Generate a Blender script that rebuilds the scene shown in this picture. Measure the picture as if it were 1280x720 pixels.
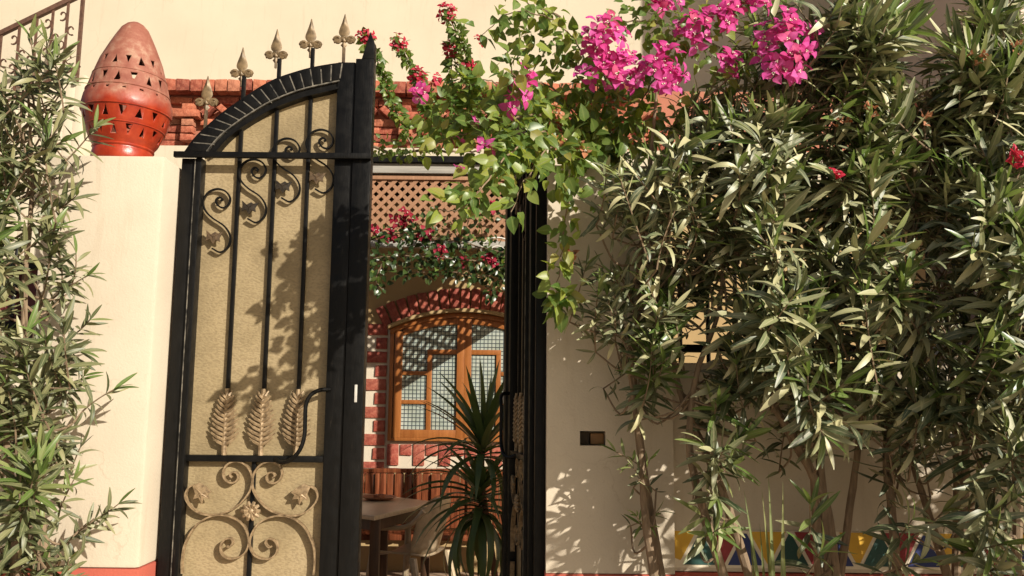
import bpy, bmesh, math, random
import numpy as np
from mathutils import Vector, Matrix, Euler, noise

R = math.radians
rng = random.Random(7)
scene = bpy.context.scene
for o in list(bpy.data.objects):
    bpy.data.objects.remove(o)
COL = scene.collection

# ------------------------------------------------------------------ camera
FPX, W0, H0 = 1100.0, 1280.0, 720.0
CAM = Vector((0.0, -4.6, 1.7))
CROT = Matrix.Rotation(R(90 + 7.5), 3, 'X') @ Matrix.Rotation(R(0.6), 3, 'Z')
cd = bpy.data.cameras.new('camera')
cam = bpy.data.objects.new('camera', cd)
COL.objects.link(cam)
cam.matrix_world = Matrix.Translation(CAM) @ CROT.to_4x4()
cd.sensor_width = 36
cd.lens = 36 * FPX / W0
cd.clip_start = 0.05
cd.clip_end = 3000
scene.camera = cam

# ------------------------------------------------------------------ sky, sun, exposure
SUN_AZ, SUN_EL = 45.0, 25.0           # degrees to the right of "behind the viewer", above the horizon
world = bpy.data.worlds.new('World')
scene.world = world
world.use_nodes = True
wn = world.node_tree.nodes
wl = world.node_tree.links
wn.clear()
sky = wn.new('ShaderNodeTexSky')
sky.sky_type = 'NISHITA'
sky.sun_disc = False
sky.sun_elevation = R(SUN_EL)
sky.sun_rotation = R(180 - SUN_AZ)
sky.air_density = 1.0
sky.dust_density = 3.0
sky.ozone_density = 0.6
bg = wn.new('ShaderNodeBackground')
bg.inputs['Strength'].default_value = 0.050
wo = wn.new('ShaderNodeOutputWorld')
wl.new(sky.outputs[0], bg.inputs[0])
wl.new(bg.outputs[0], wo.inputs[0])
SUN_DIR = Vector((math.sin(R(SUN_AZ)) * math.cos(R(SUN_EL)), -math.cos(R(SUN_AZ)) * math.cos(R(SUN_EL)), math.sin(R(SUN_EL))))
sd = bpy.data.lights.new('sun', 'SUN')
sd.energy = 5.0
sd.angle = R(0.5)
sd.color = (1.0, 0.92, 0.79)
sun = bpy.data.objects.new('sun', sd)
COL.objects.link(sun)
sun.location = SUN_DIR * 30
sun.rotation_euler = (-SUN_DIR).to_track_quat('-Z', 'Y').to_euler()
vs = scene.view_settings
vs.view_transform = 'Standard'
vs.look = 'None'
vs.exposure = 0.42
vs.gamma = 1.0
vs.use_curve_mapping = False
scene.cycles.max_bounces = 8
scene.cycles.transparent_max_bounces = 8

# ------------------------------------------------------------------ placing
def ray(px, py):
    return CROT @ Vector(((px - W0 / 2) / FPX, -(py - H0 / 2) / FPX, -1.0))
def at(px, py, Y):
    d = ray(px, py)
    return CAM + d * ((Y - CAM.y) / d.y)
def at_z(px, py, z):
    d = ray(px, py)
    return CAM + d * ((z - CAM.z) / d.z)
def proj(p):
    q = CROT.transposed() @ (Vector(p) - CAM)
    return W0 / 2 - FPX * q.x / q.z, H0 / 2 + FPX * q.y / q.z, -q.z

# ------------------------------------------------------------------ materials
def mat(name):
    m = bpy.data.materials.new(name)
    m.use_nodes = True
    nt = m.node_tree
    return m, nt, nt.nodes['Principled BSDF'], nt.nodes['Material Output']
def N(nt, t, **kw):
    n = nt.nodes.new(t)
    for k, v in kw.items():
        if k.startswith('i_'):
            n.inputs[k[2:].replace('_', ' ')].default_value = v
        else:
            setattr(n, k, v)
    return n
def coords(nt, kind='Object'):
    return N(nt, 'ShaderNodeTexCoord').outputs[kind]
def tnoise(nt, vec, scale, detail=4, rough=0.55):
    n = N(nt, 'ShaderNodeTexNoise')
    n.inputs['Scale'].default_value = scale
    n.inputs['Detail'].default_value = detail
    n.inputs['Roughness'].default_value = rough
    nt.links.new(vec, n.inputs['Vector'])
    return n.outputs['Fac']
def ramp(nt, fac, stops):
    r = N(nt, 'ShaderNodeValToRGB')
    e = r.color_ramp.elements
    while len(e) < len(stops):
        e.new(0.5)
    for el, (p, c) in zip(e, stops):
        el.position = p
        el.color = (*c, 1) if len(c) == 3 else c
    nt.links.new(fac, r.inputs[0])
    return r.outputs[0]
def mixc(nt, fac, a, b, mode='MIX'):
    m = N(nt, 'ShaderNodeMix', data_type='RGBA', blend_type=mode)
    for s, v in ((m.inputs[0], fac), (m.inputs[6], a), (m.inputs[7], b)):
        if isinstance(v, (int, float)):
            s.default_value = v
        elif isinstance(v, tuple):
            s.default_value = (*v, 1)
        else:
            nt.links.new(v, s)
    return m.outputs[2]
def bump(nt, bsdf, h, strength, dist=0.01):
    b = N(nt, 'ShaderNodeBump')
    b.inputs['Strength'].default_value = strength
    b.inputs['Distance'].default_value = dist
    nt.links.new(h, b.inputs['Height'])
    nt.links.new(b.outputs[0], bsdf.inputs['Normal'])
    return b
def objrand(nt):
    return N(nt, 'ShaderNodeObjectInfo').outputs['Random']
def mapr(nt, v, a, b):
    m = N(nt, 'ShaderNodeMapRange')
    m.inputs[3].default_value = a
    m.inputs[4].default_value = b
    nt.links.new(v, m.inputs[0])
    return m.outputs[0]

M = {}
def plaster(key, c1, c2, rough=0.9, bs=0.25, stain=(0.35, 0.27, 0.18)):
    m, nt, b, _ = mat(key)
    v = coords(nt)
    c = ramp(nt, tnoise(nt, v, 1.3, 5), [(0.3, c1), (0.7, c2)])
    mp = N(nt, 'ShaderNodeMapping')
    mp.inputs['Scale'].default_value = (5, 5, 0.5)
    nt.links.new(v, mp.inputs[0])
    st = ramp(nt, tnoise(nt, mp.outputs[0], 2.2, 6, 0.7), [(0.56, (0, 0, 0)), (0.8, (0.45, 0.45, 0.45))])
    c = mixc(nt, st, c, stain)
    sp = ramp(nt, tnoise(nt, v, 60, 3), [(0.62, (0, 0, 0)), (0.75, (0.25, 0.25, 0.25))])
    c = mixc(nt, sp, c, stain)
    vo = N(nt, 'ShaderNodeTexVoronoi', feature='DISTANCE_TO_EDGE')
    vo.inputs['Scale'].default_value = 1.1
    wv = N(nt, 'ShaderNodeVectorMath', operation='MULTIPLY_ADD')
    nz = N(nt, 'ShaderNodeTexNoise'); nz.inputs['Scale'].default_value = 6; nz.inputs['Detail'].default_value = 6; nt.links.new(v, nz.inputs['Vector'])
    nt.links.new(nz.outputs['Color'], wv.inputs[0]); wv.inputs[1].default_value = (0.25, 0.25, 0.25); nt.links.new(v, wv.inputs[2])
    nt.links.new(wv.outputs[0], vo.inputs['Vector'])
    ck = ramp(nt, vo.outputs['Distance'], [(0.0, (0.35,) * 3), (0.005, (0, 0, 0))])
    cm = mixc(nt, 1.0, ck, ramp(nt, tnoise(nt, v, 1.7, 3), [(0.5, (0, 0, 0)), (0.6, (1, 1, 1))]), 'MULTIPLY')
    c = mixc(nt, cm, c, stain)
    nt.links.new(c, b.inputs['Base Color'])
    b.inputs['Roughness'].default_value = rough
    h = N(nt, 'ShaderNodeMath', operation='ADD')
    nt.links.new(tnoise(nt, v, 90, 4, 0.65), h.inputs[0])
    nt.links.new(tnoise(nt, v, 7, 3), h.inputs[1])
    bump(nt, b, h.outputs[0], bs, 0.006)
    M[key] = m
plaster('cream', (0.49, 0.42, 0.325), (0.61, 0.535, 0.42))
plaster('cream_far', (0.52, 0.455, 0.345), (0.58, 0.51, 0.39), bs=0.15)
plaster('ochre', (0.36, 0.25, 0.115), (0.42, 0.30, 0.145))
plaster('taupe', (0.62, 0.50, 0.42), (0.66, 0.54, 0.46), bs=0.12)
plaster('red_dado', (0.36, 0.075, 0.05), (0.44, 0.10, 0.065), stain=(0.25, 0.12, 0.08))
plaster('mortar', (0.50, 0.38, 0.27), (0.58, 0.46, 0.33))
plaster('mortar_red', (0.36, 0.13, 0.08), (0.42, 0.17, 0.11), stain=(0.2, 0.08, 0.05))
plaster('sand', (0.50, 0.40, 0.28), (0.60, 0.49, 0.35), bs=0.6)
plaster('tile_floor', (0.30, 0.20, 0.13), (0.38, 0.26, 0.17))

def paintmat(key, col, rough=0.6):
    m, nt, b, _ = mat(key)
    v = coords(nt)
    c = mixc(nt, ramp(nt, tnoise(nt, v, 45, 5, 0.7), [(0.55, (0, 0, 0)), (0.72, (0.5, 0.5, 0.5))]), col, tuple(x * 0.6 + 0.06 for x in col))
    nt.links.new(c, b.inputs['Base Color'])
    b.inputs['Roughness'].default_value = rough
    bump(nt, b, tnoise(nt, v, 90, 4), 0.2, 0.004)
    M[key] = m
paintmat('p_yellow', (0.62, 0.36, 0.03))
paintmat('p_green', (0.015, 0.07, 0.06))
paintmat('p_red', (0.26, 0.025, 0.03))
paintmat('p_blue', (0.015, 0.03, 0.14))
paintmat('p_white', (0.72, 0.64, 0.50))

# black gate paint: glossy, brushed on, worn to primer in places
m, nt, b, _ = mat('black_paint')
v = coords(nt)
mp = N(nt, 'ShaderNodeMapping'); mp.inputs['Scale'].default_value = (9, 9, 1.2); nt.links.new(v, mp.inputs[0])
n1 = tnoise(nt, mp.outputs[0], 5, 7, 0.7)
c = ramp(nt, n1, [(0.35, (0.003, 0.003, 0.003)), (0.64, (0.006, 0.0055, 0.005)), (0.80, (0.045, 0.038, 0.030))])
nt.links.new(c, b.inputs['Base Color'])
nt.links.new(ramp(nt, tnoise(nt, v, 18, 5), [(0.3, (0.30,) * 3), (0.7, (0.55,) * 3)]), b.inputs['Roughness'])
b.inputs['Specular IOR Level'].default_value = 0.2
bump(nt, b, tnoise(nt, mp.outputs[0], 14, 4), 0.22, 0.004)
M['black'] = m

m, nt, b, _ = mat('worn_edge')
v = coords(nt)
nt.links.new(ramp(nt, tnoise(nt, v, 22, 5), [(0.36, (0.015, 0.015, 0.014)), (0.66, (0.20, 0.18, 0.145))]), b.inputs['Base Color'])
b.inputs['Roughness'].default_value = 0.5
M['worn'] = m

m, nt, b, _ = mat('bronze_paint')
v = coords(nt)
nt.links.new(ramp(nt, tnoise(nt, v, 40, 5), [(0.3, (0.12, 0.080, 0.045)), (0.55, (0.31, 0.22, 0.125)), (0.75, (0.45, 0.335, 0.21))]), b.inputs['Base Color'])
b.inputs['Metallic'].default_value = 0.25
b.inputs['Roughness'].default_value = 0.48
bump(nt, b, tnoise(nt, v, 120, 3), 0.25, 0.002)
M['bronze'] = m
m, nt, b, _ = mat('dark_bronze')
v = coords(nt)
nt.links.new(ramp(nt, tnoise(nt, v, 40, 5), [(0.3, (0.05, 0.032, 0.02)), (0.7, (0.15, 0.10, 0.055))]), b.inputs['Base Color'])
b.inputs['Metallic'].default_value = 0.2
b.inputs['Roughness'].default_value = 0.45
M['dark_bronze'] = m
def _bz(key, a, c):
    m, nt, b, _ = mat(key)
    v = coords(nt)
    nt.links.new(ramp(nt, tnoise(nt, v, 40, 5), [(0.3, a), (0.7, c)]), b.inputs['Base Color'])
    b.inputs['Metallic'].default_value = 0.2
    b.inputs['Roughness'].default_value = 0.5
    bump(nt, b, tnoise(nt, v, 120, 3), 0.25, 0.002)
    M[key] = m
_bz('old_bronze', (0.085, 0.058, 0.030), (0.24, 0.165, 0.085))
_bz('iron_leaf', (0.012, 0.009, 0.006), (0.045, 0.032, 0.02))

# hammered ochre sheet behind the gate bars
m, nt, b, _ = mat('hammered_sheet')
v = coords(nt)
mp = N(nt, 'ShaderNodeMapping'); mp.inputs['Scale'].default_value = (1, 1, 1.9); nt.links.new(v, mp.inputs[0])
h1 = tnoise(nt, mp.outputs[0], 58, 2, 0.4)
c = ramp(nt, tnoise(nt, v, 3, 4), [(0.28, (0.22, 0.168, 0.092)), (0.5, (0.31, 0.24, 0.135)), (0.72, (0.36, 0.28, 0.165))])
c = mixc(nt, ramp(nt, h1, [(0.40, (0.40,) * 3), (0.52, (0, 0, 0))]), c, (0.20, 0.15, 0.085))
nt.links.new(c, b.inputs['Base Color'])
b.inputs['Roughness'].default_value = 0.5
b.inputs['Specular IOR Level'].default_value = 0.35
bump(nt, b, h1, 0.45, 0.006)
M['sheet'] = m

# clay lantern: glossy red glaze below, dusty worn clay above
m, nt, b, _ = mat('lantern_clay')
v = coords(nt)
sx = N(nt, 'ShaderNodeSeparateXYZ'); nt.links.new(v, sx.inputs[0])
ad = N(nt, 'ShaderNodeMath', operation='MULTIPLY_ADD'); ad.inputs[1].default_value = 0.16
nt.links.new(tnoise(nt, v, 9, 5), ad.inputs[0]); nt.links.new(sx.outputs[2], ad.inputs[2])
fac = ramp(nt, ad.outputs[0], [(0.36, (0, 0, 0)), (0.46, (1, 1, 1))])
dust = ramp(nt, tnoise(nt, v, 12, 6, 0.7), [(0.3, (0.19, 0.050, 0.030)), (0.52, (0.27, 0.100, 0.065)), (0.7, (0.37, 0.22, 0.15))])
gl = ramp(nt, tnoise(nt, v, 15, 5), [(0.3, (0.23, 0.018, 0.007)), (0.7, (0.36, 0.042, 0.013))])
nt.links.new(mixc(nt, fac, gl, dust), b.inputs['Base Color'])
rr = N(nt, 'ShaderNodeMix'); rr.inputs[2].default_value = 0.33; rr.inputs[3].default_value = 0.75
nt.links.new(fac, rr.inputs[0]); nt.links.new(rr.outputs[0], b.inputs['Roughness'])
bump(nt, b, tnoise(nt, v, 50, 4), 0.3, 0.005)
M['clay'] = m

def brickmat(key, stops, rough=0.85):
    m, nt, b, _ = mat(key)
    v = coords(nt)
    c = ramp(nt, objrand(nt), stops)
    c = mixc(nt, ramp(nt, tnoise(nt, v, 30, 5, 0.7), [(0.45, (0, 0, 0)), (0.75, (0.5,) * 3)]), c, (0.50, 0.24, 0.15))
    nt.links.new(c, b.inputs['Base Color'])
    b.inputs['Roughness'].default_value = rough
    nt.links.new(mixc(nt, 1.0, c, ramp(nt, tnoise(nt, v, 16, 5, 0.75), [(0.32, (0.55, 0.5, 0.48)), (0.55, (1, 1, 1))]), 'MULTIPLY'), b.inputs['Base Color'])
    bump(nt, b, tnoise(nt, v, 60, 5, 0.75), 0.8, 0.008)
    M[key] = m
brickmat('brick', [(0.0, (0.22, 0.045, 0.025)), (0.35, (0.36, 0.085, 0.045)), (0.7, (0.46, 0.14, 0.07)), (1.0, (0.40, 0.17, 0.10))])
brickmat('brick_red', [(0.0, (0.28, 0.042, 0.026)), (0.5, (0.36, 0.065, 0.038)), (1.0, (0.35, 0.08, 0.046))], 0.6)

def woodmat(key, c1, c2, rough=0.45, sc=(1, 1, 1), dir_=(30, 30, 2)):
    m, nt, b, _ = mat(key)
    v = coords(nt)
    mp = N(nt, 'ShaderNodeMapping'); mp.inputs['Scale'].default_value = dir_; nt.links.new(v, mp.inputs[0])
    n = tnoise(nt, mp.outputs[0], 1.5, 6, 0.65)
    c = ramp(nt, n, [(0.3, c1), (0.7, c2)])
    nt.links.new(c, b.inputs['Base Color'])
    b.inputs['Roughness'].default_value = rough
    bump(nt, b, n, 0.3, 0.004)
    M[key] = m
woodmat('wood_window', (0.23, 0.075, 0.018), (0.36, 0.135, 0.036), 0.35)
woodmat('wood_lattice', (0.25, 0.125, 0.065), (0.36, 0.19, 0.105), 0.65)
woodmat('wood_bench', (0.06, 0.014, 0.007), (0.27, 0.085, 0.036), 0.2)
woodmat('wood_table', (0.46, 0.34, 0.22), (0.60, 0.47, 0.32), 0.35, dir_=(3, 30, 30))
woodmat('wood_dark', (0.05, 0.025, 0.013), (0.10, 0.05, 0.025), 0.5)
woodmat('beam_grey', (0.22, 0.21, 0.19), (0.38, 0.36, 0.32), 0.8, dir_=(2, 30, 30))
woodmat('bark', (0.13, 0.09, 0.055), (0.27, 0.19, 0.12), 0.85, dir_=(40, 40, 8))
woodmat('bark_red', (0.14, 0.07, 0.035), (0.26, 0.13, 0.065), 0.7, dir_=(40, 40, 8))

m, nt, b, _ = mat('rust_iron')
v = coords(nt)
nt.links.new(ramp(nt, tnoise(nt, v, 25, 5), [(0.3, (0.06, 0.028, 0.017)), (0.7, (0.13, 0.065, 0.04))]), b.inputs['Base Color'])
b.inputs['Roughness'].default_value = 0.6
M['rust'] = m
def plain(key, col, rough=0.5, spec=0.5):
    m, nt, b, _ = mat(key)
    v = coords(nt)
    nt.links.new(ramp(nt, tnoise(nt, v, 20, 4), [(0.3, tuple(x * 0.85 for x in col)), (0.7, tuple(min(1, x * 1.1) for x in col))]), b.inputs['Base Color'])
    b.inputs['Roughness'].default_value = rough
    b.inputs['Specular IOR Level'].default_value = spec
    M[key] = m
plain('plastic', (0.48, 0.38, 0.25), 0.4)
plain('white_metal', (0.75, 0.72, 0.66), 0.35)
plain('maroon', (0.10, 0.012, 0.014), 0.5)
plain('pot', (0.35, 0.13, 0.07), 0.7)
plain('dish', (0.30, 0.12, 0.06), 0.3)
plain('dark_hole', (0.05, 0.035, 0.02), 0.8)
plain('hole_yellow', (0.20, 0.10, 0.03), 0.6)
plain('steel', (0.5, 0.48, 0.44), 0.3)

# wired obscure glass: pale, with a dark square wire grid cast in it
m, nt, b, out = mat('wired_glass')
v = coords(nt)
br = N(nt, 'ShaderNodeTexBrick')
br.offset = 0.0; br.squash = 1.0
br.inputs['Color1'].default_value = (0.36, 0.42, 0.38, 1)
br.inputs['Color2'].default_value = (0.44, 0.48, 0.43, 1)
br.inputs['Mortar'].default_value = (0.05, 0.065, 0.075, 1)
br.inputs['Scale'].default_value = 1.0
br.inputs['Mortar Size'].default_value = 0.0042
br.inputs['Mortar Smooth'].default_value = 0.1
br.inputs['Brick Width'].default_value = 0.038
br.inputs['Row Height'].default_value = 0.038
sx = N(nt, 'ShaderNodeSeparateXYZ'); nt.links.new(v, sx.inputs[0])
cx = N(nt, 'ShaderNodeCombineXYZ'); nt.links.new(sx.outputs[0], cx.inputs[0]); nt.links.new(sx.outputs[2], cx.inputs[1])
nt.links.new(cx.outputs[0], br.inputs['Vector'])
c = mixc(nt, ramp(nt, tnoise(nt, v, 7, 4), [(0.35, (0, 0, 0)), (0.65, (0.5,) * 3)]), br.outputs['Color'], (0.55, 0.52, 0.40), 'MULTIPLY')
nt.links.new(c, b.inputs['Base Color'])
b.inputs['Roughness'].default_value = 0.18
bump(nt, b, br.outputs['Fac'], 0.4, 0.003)
M['glass'] = m

def leafmat(key, stops, young, rough, trans, rib=(0.30, 0.30, 0.16), transcol=(0.30, 0.42, 0.06), spec=0.5, dust=None):
    """col attribute: r = per-leaf random, g = across (0 midrib), b = along; single leaves use the object random instead"""
    m, nt, b, out = mat(key)
    a = N(nt, 'ShaderNodeAttribute', attribute_name='col')
    s = N(nt, 'ShaderNodeSeparateColor'); nt.links.new(a.outputs['Color'], s.inputs[0])
    ad = N(nt, 'ShaderNodeMath', operation='ADD'); nt.links.new(s.outputs[0], ad.inputs[0]); nt.links.new(objrand(nt), ad.inputs[1])
    fr = N(nt, 'ShaderNodeMath', operation='FRACT'); nt.links.new(ad.outputs[0], fr.inputs[0])
    c = ramp(nt, fr.outputs[0], stops)
    if dust:
        c = mixc(nt, ramp(nt, tnoise(nt, coords(nt, 'Generated'), 6, 3), [(0.4, (0, 0, 0)), (0.65, (0.4,) * 3)]), c, dust)
    c = mixc(nt, ramp(nt, s.outputs[1], [(0.0, (0.75,) * 3), (0.17, (0, 0, 0))]), c, rib)
    nt.links.new(c, b.inputs['Base Color'])
    b.inputs['Roughness'].default_value = rough
    b.inputs['Specular IOR Level'].default_value = spec
    t = N(nt, 'ShaderNodeBsdfTranslucent')
    nt.links.new(mixc(nt, 0.5, c, transcol), t.inputs[0])
    mx = N(nt, 'ShaderNodeMixShader'); mx.inputs[0].default_value = trans
    nt.links.new(b.outputs[0], mx.inputs[1]); nt.links.new(t.outputs[0], mx.inputs[2])
    nt.links.new(mx.outputs[0], out.inputs[0])
    M[key] = m
leafmat('oleander', [(0.0, (0.028, 0.050, 0.018)), (0.4, (0.062, 0.092, 0.030)), (0.62, (0.235, 0.245, 0.115)), (0.93, (0.46, 0.43, 0.23)), (1.0, (0.08, 0.11, 0.04))], None, 0.50, 0.05, rib=(0.42, 0.39, 0.24), dust=(0.35, 0.335, 0.19), spec=0.9)
leafmat('oleander_deep', [(0.0, (0.030, 0.045, 0.016)), (0.45, (0.075, 0.092, 0.034)), (0.8, (0.17, 0.175, 0.075)), (1.0, (0.25, 0.235, 0.11))], None, 0.48, 0.06, rib=(0.30, 0.29, 0.15), dust=(0.22, 0.21, 0.11), spec=0.6)
leafmat('oleander_young', [(0.0, (0.07, 0.13, 0.028)), (0.5, (0.13, 0.20, 0.05)), (1.0, (0.24, 0.27, 0.10))], None, 0.33, 0.25)
leafmat('vine_leaf', [(0.0, (0.05, 0.11, 0.02)), (0.5, (0.10, 0.16, 0.035)), (0.85, (0.15, 0.22, 0.05)), (1.0, (0.22, 0.24, 0.05))], None, 0.38, 0.35, rib=(0.22, 0.28, 0.08), transcol=(0.42, 0.55, 0.05))
leafmat('vine_young', [(0.0, (0.20, 0.28, 0.04)), (0.6, (0.28, 0.34, 0.06)), (1.0, (0.32, 0.28, 0.07))], None, 0.4, 0.45, transcol=(0.5, 0.6, 0.06))
leafmat('bract', [(0.0, (0.55, 0.04, 0.22)), (0.4, (0.70, 0.08, 0.38)), (0.8, (0.76, 0.15, 0.48)), (1.0, (0.62, 0.08, 0.18))], None, 0.6, 0.45, rib=(0.62, 0.16, 0.34), transcol=(0.9, 0.10, 0.42), spec=0.3)
leafmat('bract_red', [(0.0, (0.38, 0.012, 0.04)), (0.5, (0.50, 0.03, 0.06)), (1.0, (0.55, 0.07, 0.12))], None, 0.6, 0.3, rib=(0.55, 0.1, 0.12), transcol=(0.75, 0.05, 0.08), spec=0.2)
leafmat('bract_dry', [(0.0, (0.42, 0.13, 0.06)), (0.5, (0.5, 0.22, 0.12)), (1.0, (0.4, 0.2, 0.13))], None, 0.8, 0.3, rib=(0.4, 0.2, 0.1), transcol=(0.5, 0.2, 0.1), spec=0.1)
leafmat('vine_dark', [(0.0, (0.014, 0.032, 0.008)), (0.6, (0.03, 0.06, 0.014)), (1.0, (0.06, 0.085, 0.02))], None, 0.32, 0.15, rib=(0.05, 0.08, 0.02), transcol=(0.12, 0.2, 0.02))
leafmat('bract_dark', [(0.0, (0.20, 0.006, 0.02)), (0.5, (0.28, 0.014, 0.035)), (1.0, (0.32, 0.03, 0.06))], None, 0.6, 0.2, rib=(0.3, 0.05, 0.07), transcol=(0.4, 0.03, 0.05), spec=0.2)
leafmat('strap', [(0.0, (0.045, 0.085, 0.028)), (0.6, (0.085, 0.13, 0.045)), (0.92, (0.14, 0.17, 0.065)), (1.0, (0.22, 0.15, 0.07))], None, 0.35, 0.15, rib=(0.06, 0.1, 0.04))
leafmat('grass', [(0.0, (0.14, 0.19, 0.05)), (1.0, (0.24, 0.24, 0.09))], None, 0.5, 0.3)

# ------------------------------------------------------------------ mesh helpers
class MB:
    def __init__(s):
        s.v, s.f = [], []
    def add(s, vs_, fs):
        k = len(s.v)
        s.v += [tuple(p) for p in vs_]
        s.f += [tuple(i + k for i in f) for f in fs]
    def box(s, a, b):
        x0, y0, z0 = [min(a[i], b[i]) for i in range(3)]
        x1, y1, z1 = [max(a[i], b[i]) for i in range(3)]
        s.add([(x0, y0, z0), (x1, y0, z0), (x1, y1, z0), (x0, y1, z0), (x0, y0, z1), (x1, y0, z1), (x1, y1, z1), (x0, y1, z1)],
              [(0, 3, 2, 1), (4, 5, 6, 7), (0, 1, 5, 4), (1, 2, 6, 5), (2, 3, 7, 6), (3, 0, 4, 7)])
    def tube(s, pts, r, n=6, cap=True):
        pts = [Vector(p) for p in pts]
        rs = r if isinstance(r, (list, tuple)) else [r] * len(pts)
        k = len(s.v)
        t0 = (pts[1] - pts[0]).normalized()
        u = t0.orthogonal().normalized()
        for i, p in enumerate(pts):
            t = (pts[min(i + 1, len(pts) - 1)] - pts[max(i - 1, 0)]).normalized()
            u = (u - t * u.dot(t))
            u = u.normalized() if u.length > 1e-6 else t.orthogonal().normalized()
            w = t.cross(u)
            for j in range(n):
                a = 2 * math.pi * j / n
                s.v.append(tuple(p + (u * math.cos(a) + w * math.sin(a)) * rs[i]))
        for i in range(len(pts) - 1):
            for j in range(n):
                a, b = k + i * n + j, k + i * n + (j + 1) % n
                s.f.append((a, b, b + n, a + n))
        if cap:
            s.f.append(tuple(k + j for j in reversed(range(n))))
            e = k + (len(pts) - 1) * n
            s.f.append(tuple(e + j for j in range(n)))
    def bar(s, pts, th, y0, y1):
        """flat bar swept along an xz polyline: th thick in the plane, from y0 to y1 deep"""
        P = [Vector((p[0], p[1])) for p in pts]
        k = len(s.v)
        for i, p in enumerate(P):
            t = (P[min(i + 1, len(P) - 1)] - P[max(i - 1, 0)])
            t = t.normalized() if t.length > 1e-9 else Vector((1, 0))
            nn = Vector((-t.y, t.x)) * th / 2
            for q, y in ((p + nn, y0), (p - nn, y0), (p - nn, y1), (p + nn, y1)):
                s.v.append((q.x, y, q.y))
        for i in range(len(P) - 1):
            for j in range(4):
                a, b = k + i * 4 + j, k + i * 4 + (j + 1) % 4
                s.f.append((a, b, b + 4, a + 4))
        s.f.append((k + 3, k + 2, k + 1, k))
        e = k + 4 * (len(P) - 1)
        s.f.append((e, e + 1, e + 2, e + 3))
    def prism(s, pts, y0, y1):
        """xz polygon extruded from y0 (front) to y1"""
        n = len(pts)
        k = len(s.v)
        s.v += [(p[0], y0, p[1]) for p in pts] + [(p[0], y1, p[1]) for p in pts]
        s.f.append(tuple(k + i for i in range(n)))
        s.f.append(tuple(k + n + i for i in reversed(range(n))))
        for i in range(n):
            j = (i + 1) % n
            s.f.append((k + i, k + n + i, k + n + j, k + j))
    def lathe(s, prof, n=32, c=(0, 0, 0)):
        k = len(s.v)
        for r, z in prof:
            for j in range(n):
                a = 2 * math.pi * j / n
                s.v.append((c[0] + r * math.cos(a), c[1] + r * math.sin(a), c[2] + z))
        for i in range(len(prof) - 1):
            for j in range(n):
                a, b = k + i * n + j, k + i * n + (j + 1) % n
                s.f.append((a, b, b + n, a + n))
        s.f.append(tuple(k + j for j in reversed(range(n))))
        e = k + (len(prof) - 1) * n
        s.f.append(tuple(e + j for j in range(n)))
    def mesh(s, name, m=None, bev=0.0, smooth=35, recalc=True):
        me = bpy.data.meshes.new(name)
        me.from_pydata(s.v, [], s.f)
        if recalc or bev:
            bm = bmesh.new(); bm.from_mesh(me)
            bmesh.ops.recalc_face_normals(bm, faces=bm.faces)
            if bev:
                ed = [e for e in bm.edges if len(e.link_faces) == 2 and e.calc_face_angle(0) > 0.6]
                bmesh.ops.bevel(bm, geom=ed, offset=bev, segments=2, affect='EDGES', profile=0.6, clamp_overlap=True)
            bm.to_mesh(me); bm.free()
        if smooth:
            me.shade_smooth()
            me.set_sharp_from_angle(angle=R(smooth))
        if m:
            me.materials.append(M[m])
        return me
    def build(s, name, m, parent=None, bev=0.0, smooth=35, loc=None):
        """links the collected shapes as one mesh; vertices are in world space, or relative to the parent's origin when loc is None and parent is given with s.local"""
        o = bpy.data.objects.new(name, s.mesh(name, m, bev, smooth))
        COL.objects.link(o)
        if parent is not None:
            o.parent = parent
            o.matrix_parent_inverse = Matrix.Identity(4)
            if not getattr(s, 'local', False):
                o.location = -worldloc(parent)
        if loc is not None:
            o.location = loc
        return o
def worldloc(o):
    l = Vector(o.location)
    return l if o.parent is None else l + worldloc(o.parent)
def L():
    b = MB(); b.local = True
    return b
def tag(o, label=None, cat=None, group=None, kind=None):
    for k, v_ in (('label', label), ('category', cat), ('group', group), ('kind', kind)):
        if v_:
            o[k] = v_
    return o
def empty(name, loc, label=None, cat=None, group=None):
    o = bpy.data.objects.new(name, None)
    COL.objects.link(o)
    o.location = loc
    o.empty_display_size = 0.1
    return tag(o, label, cat, group)
def inst(name, me, parent, mtx):
    o = bpy.data.objects.new(name, me)
    COL.objects.link(o)
    o.parent = parent
    o.matrix_basis = mtx
    return o
def copy_tree(o, parent=None):
    c = o.copy()
    COL.objects.link(c)
    c.parent = parent
    for ch in list(o.children):
        copy_tree(ch, c)
    return c
def catmull(pts, n=8):
    P = [Vector(p) for p in pts]
    P = [P[0] * 2 - P[1]] + P + [P[-1] * 2 - P[-2]]
    out = []
    for i in range(1, len(P) - 2):
        a, b, c, d = P[i - 1], P[i], P[i + 1], P[i + 2]
        for k in range(n):
            t = k / n
            out.append(0.5 * ((2 * b) + (c - a) * t + (2 * a - 5 * b + 4 * c - d) * t * t + (-a + 3 * b - 3 * c + d) * t ** 3))
    out.append(P[-2])
    return out
def rough_box(sz, bev, seed, jit):
    """unit-free block of size sz centred on the origin, bevelled and slightly uneven"""
    b = MB(); b.box([-x / 2 for x in sz], [x / 2 for x in sz])
    r = random.Random(seed)
    b.v = [tuple(c + r.uniform(-jit, jit) for c in p) for p in b.v]
    return b

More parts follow.
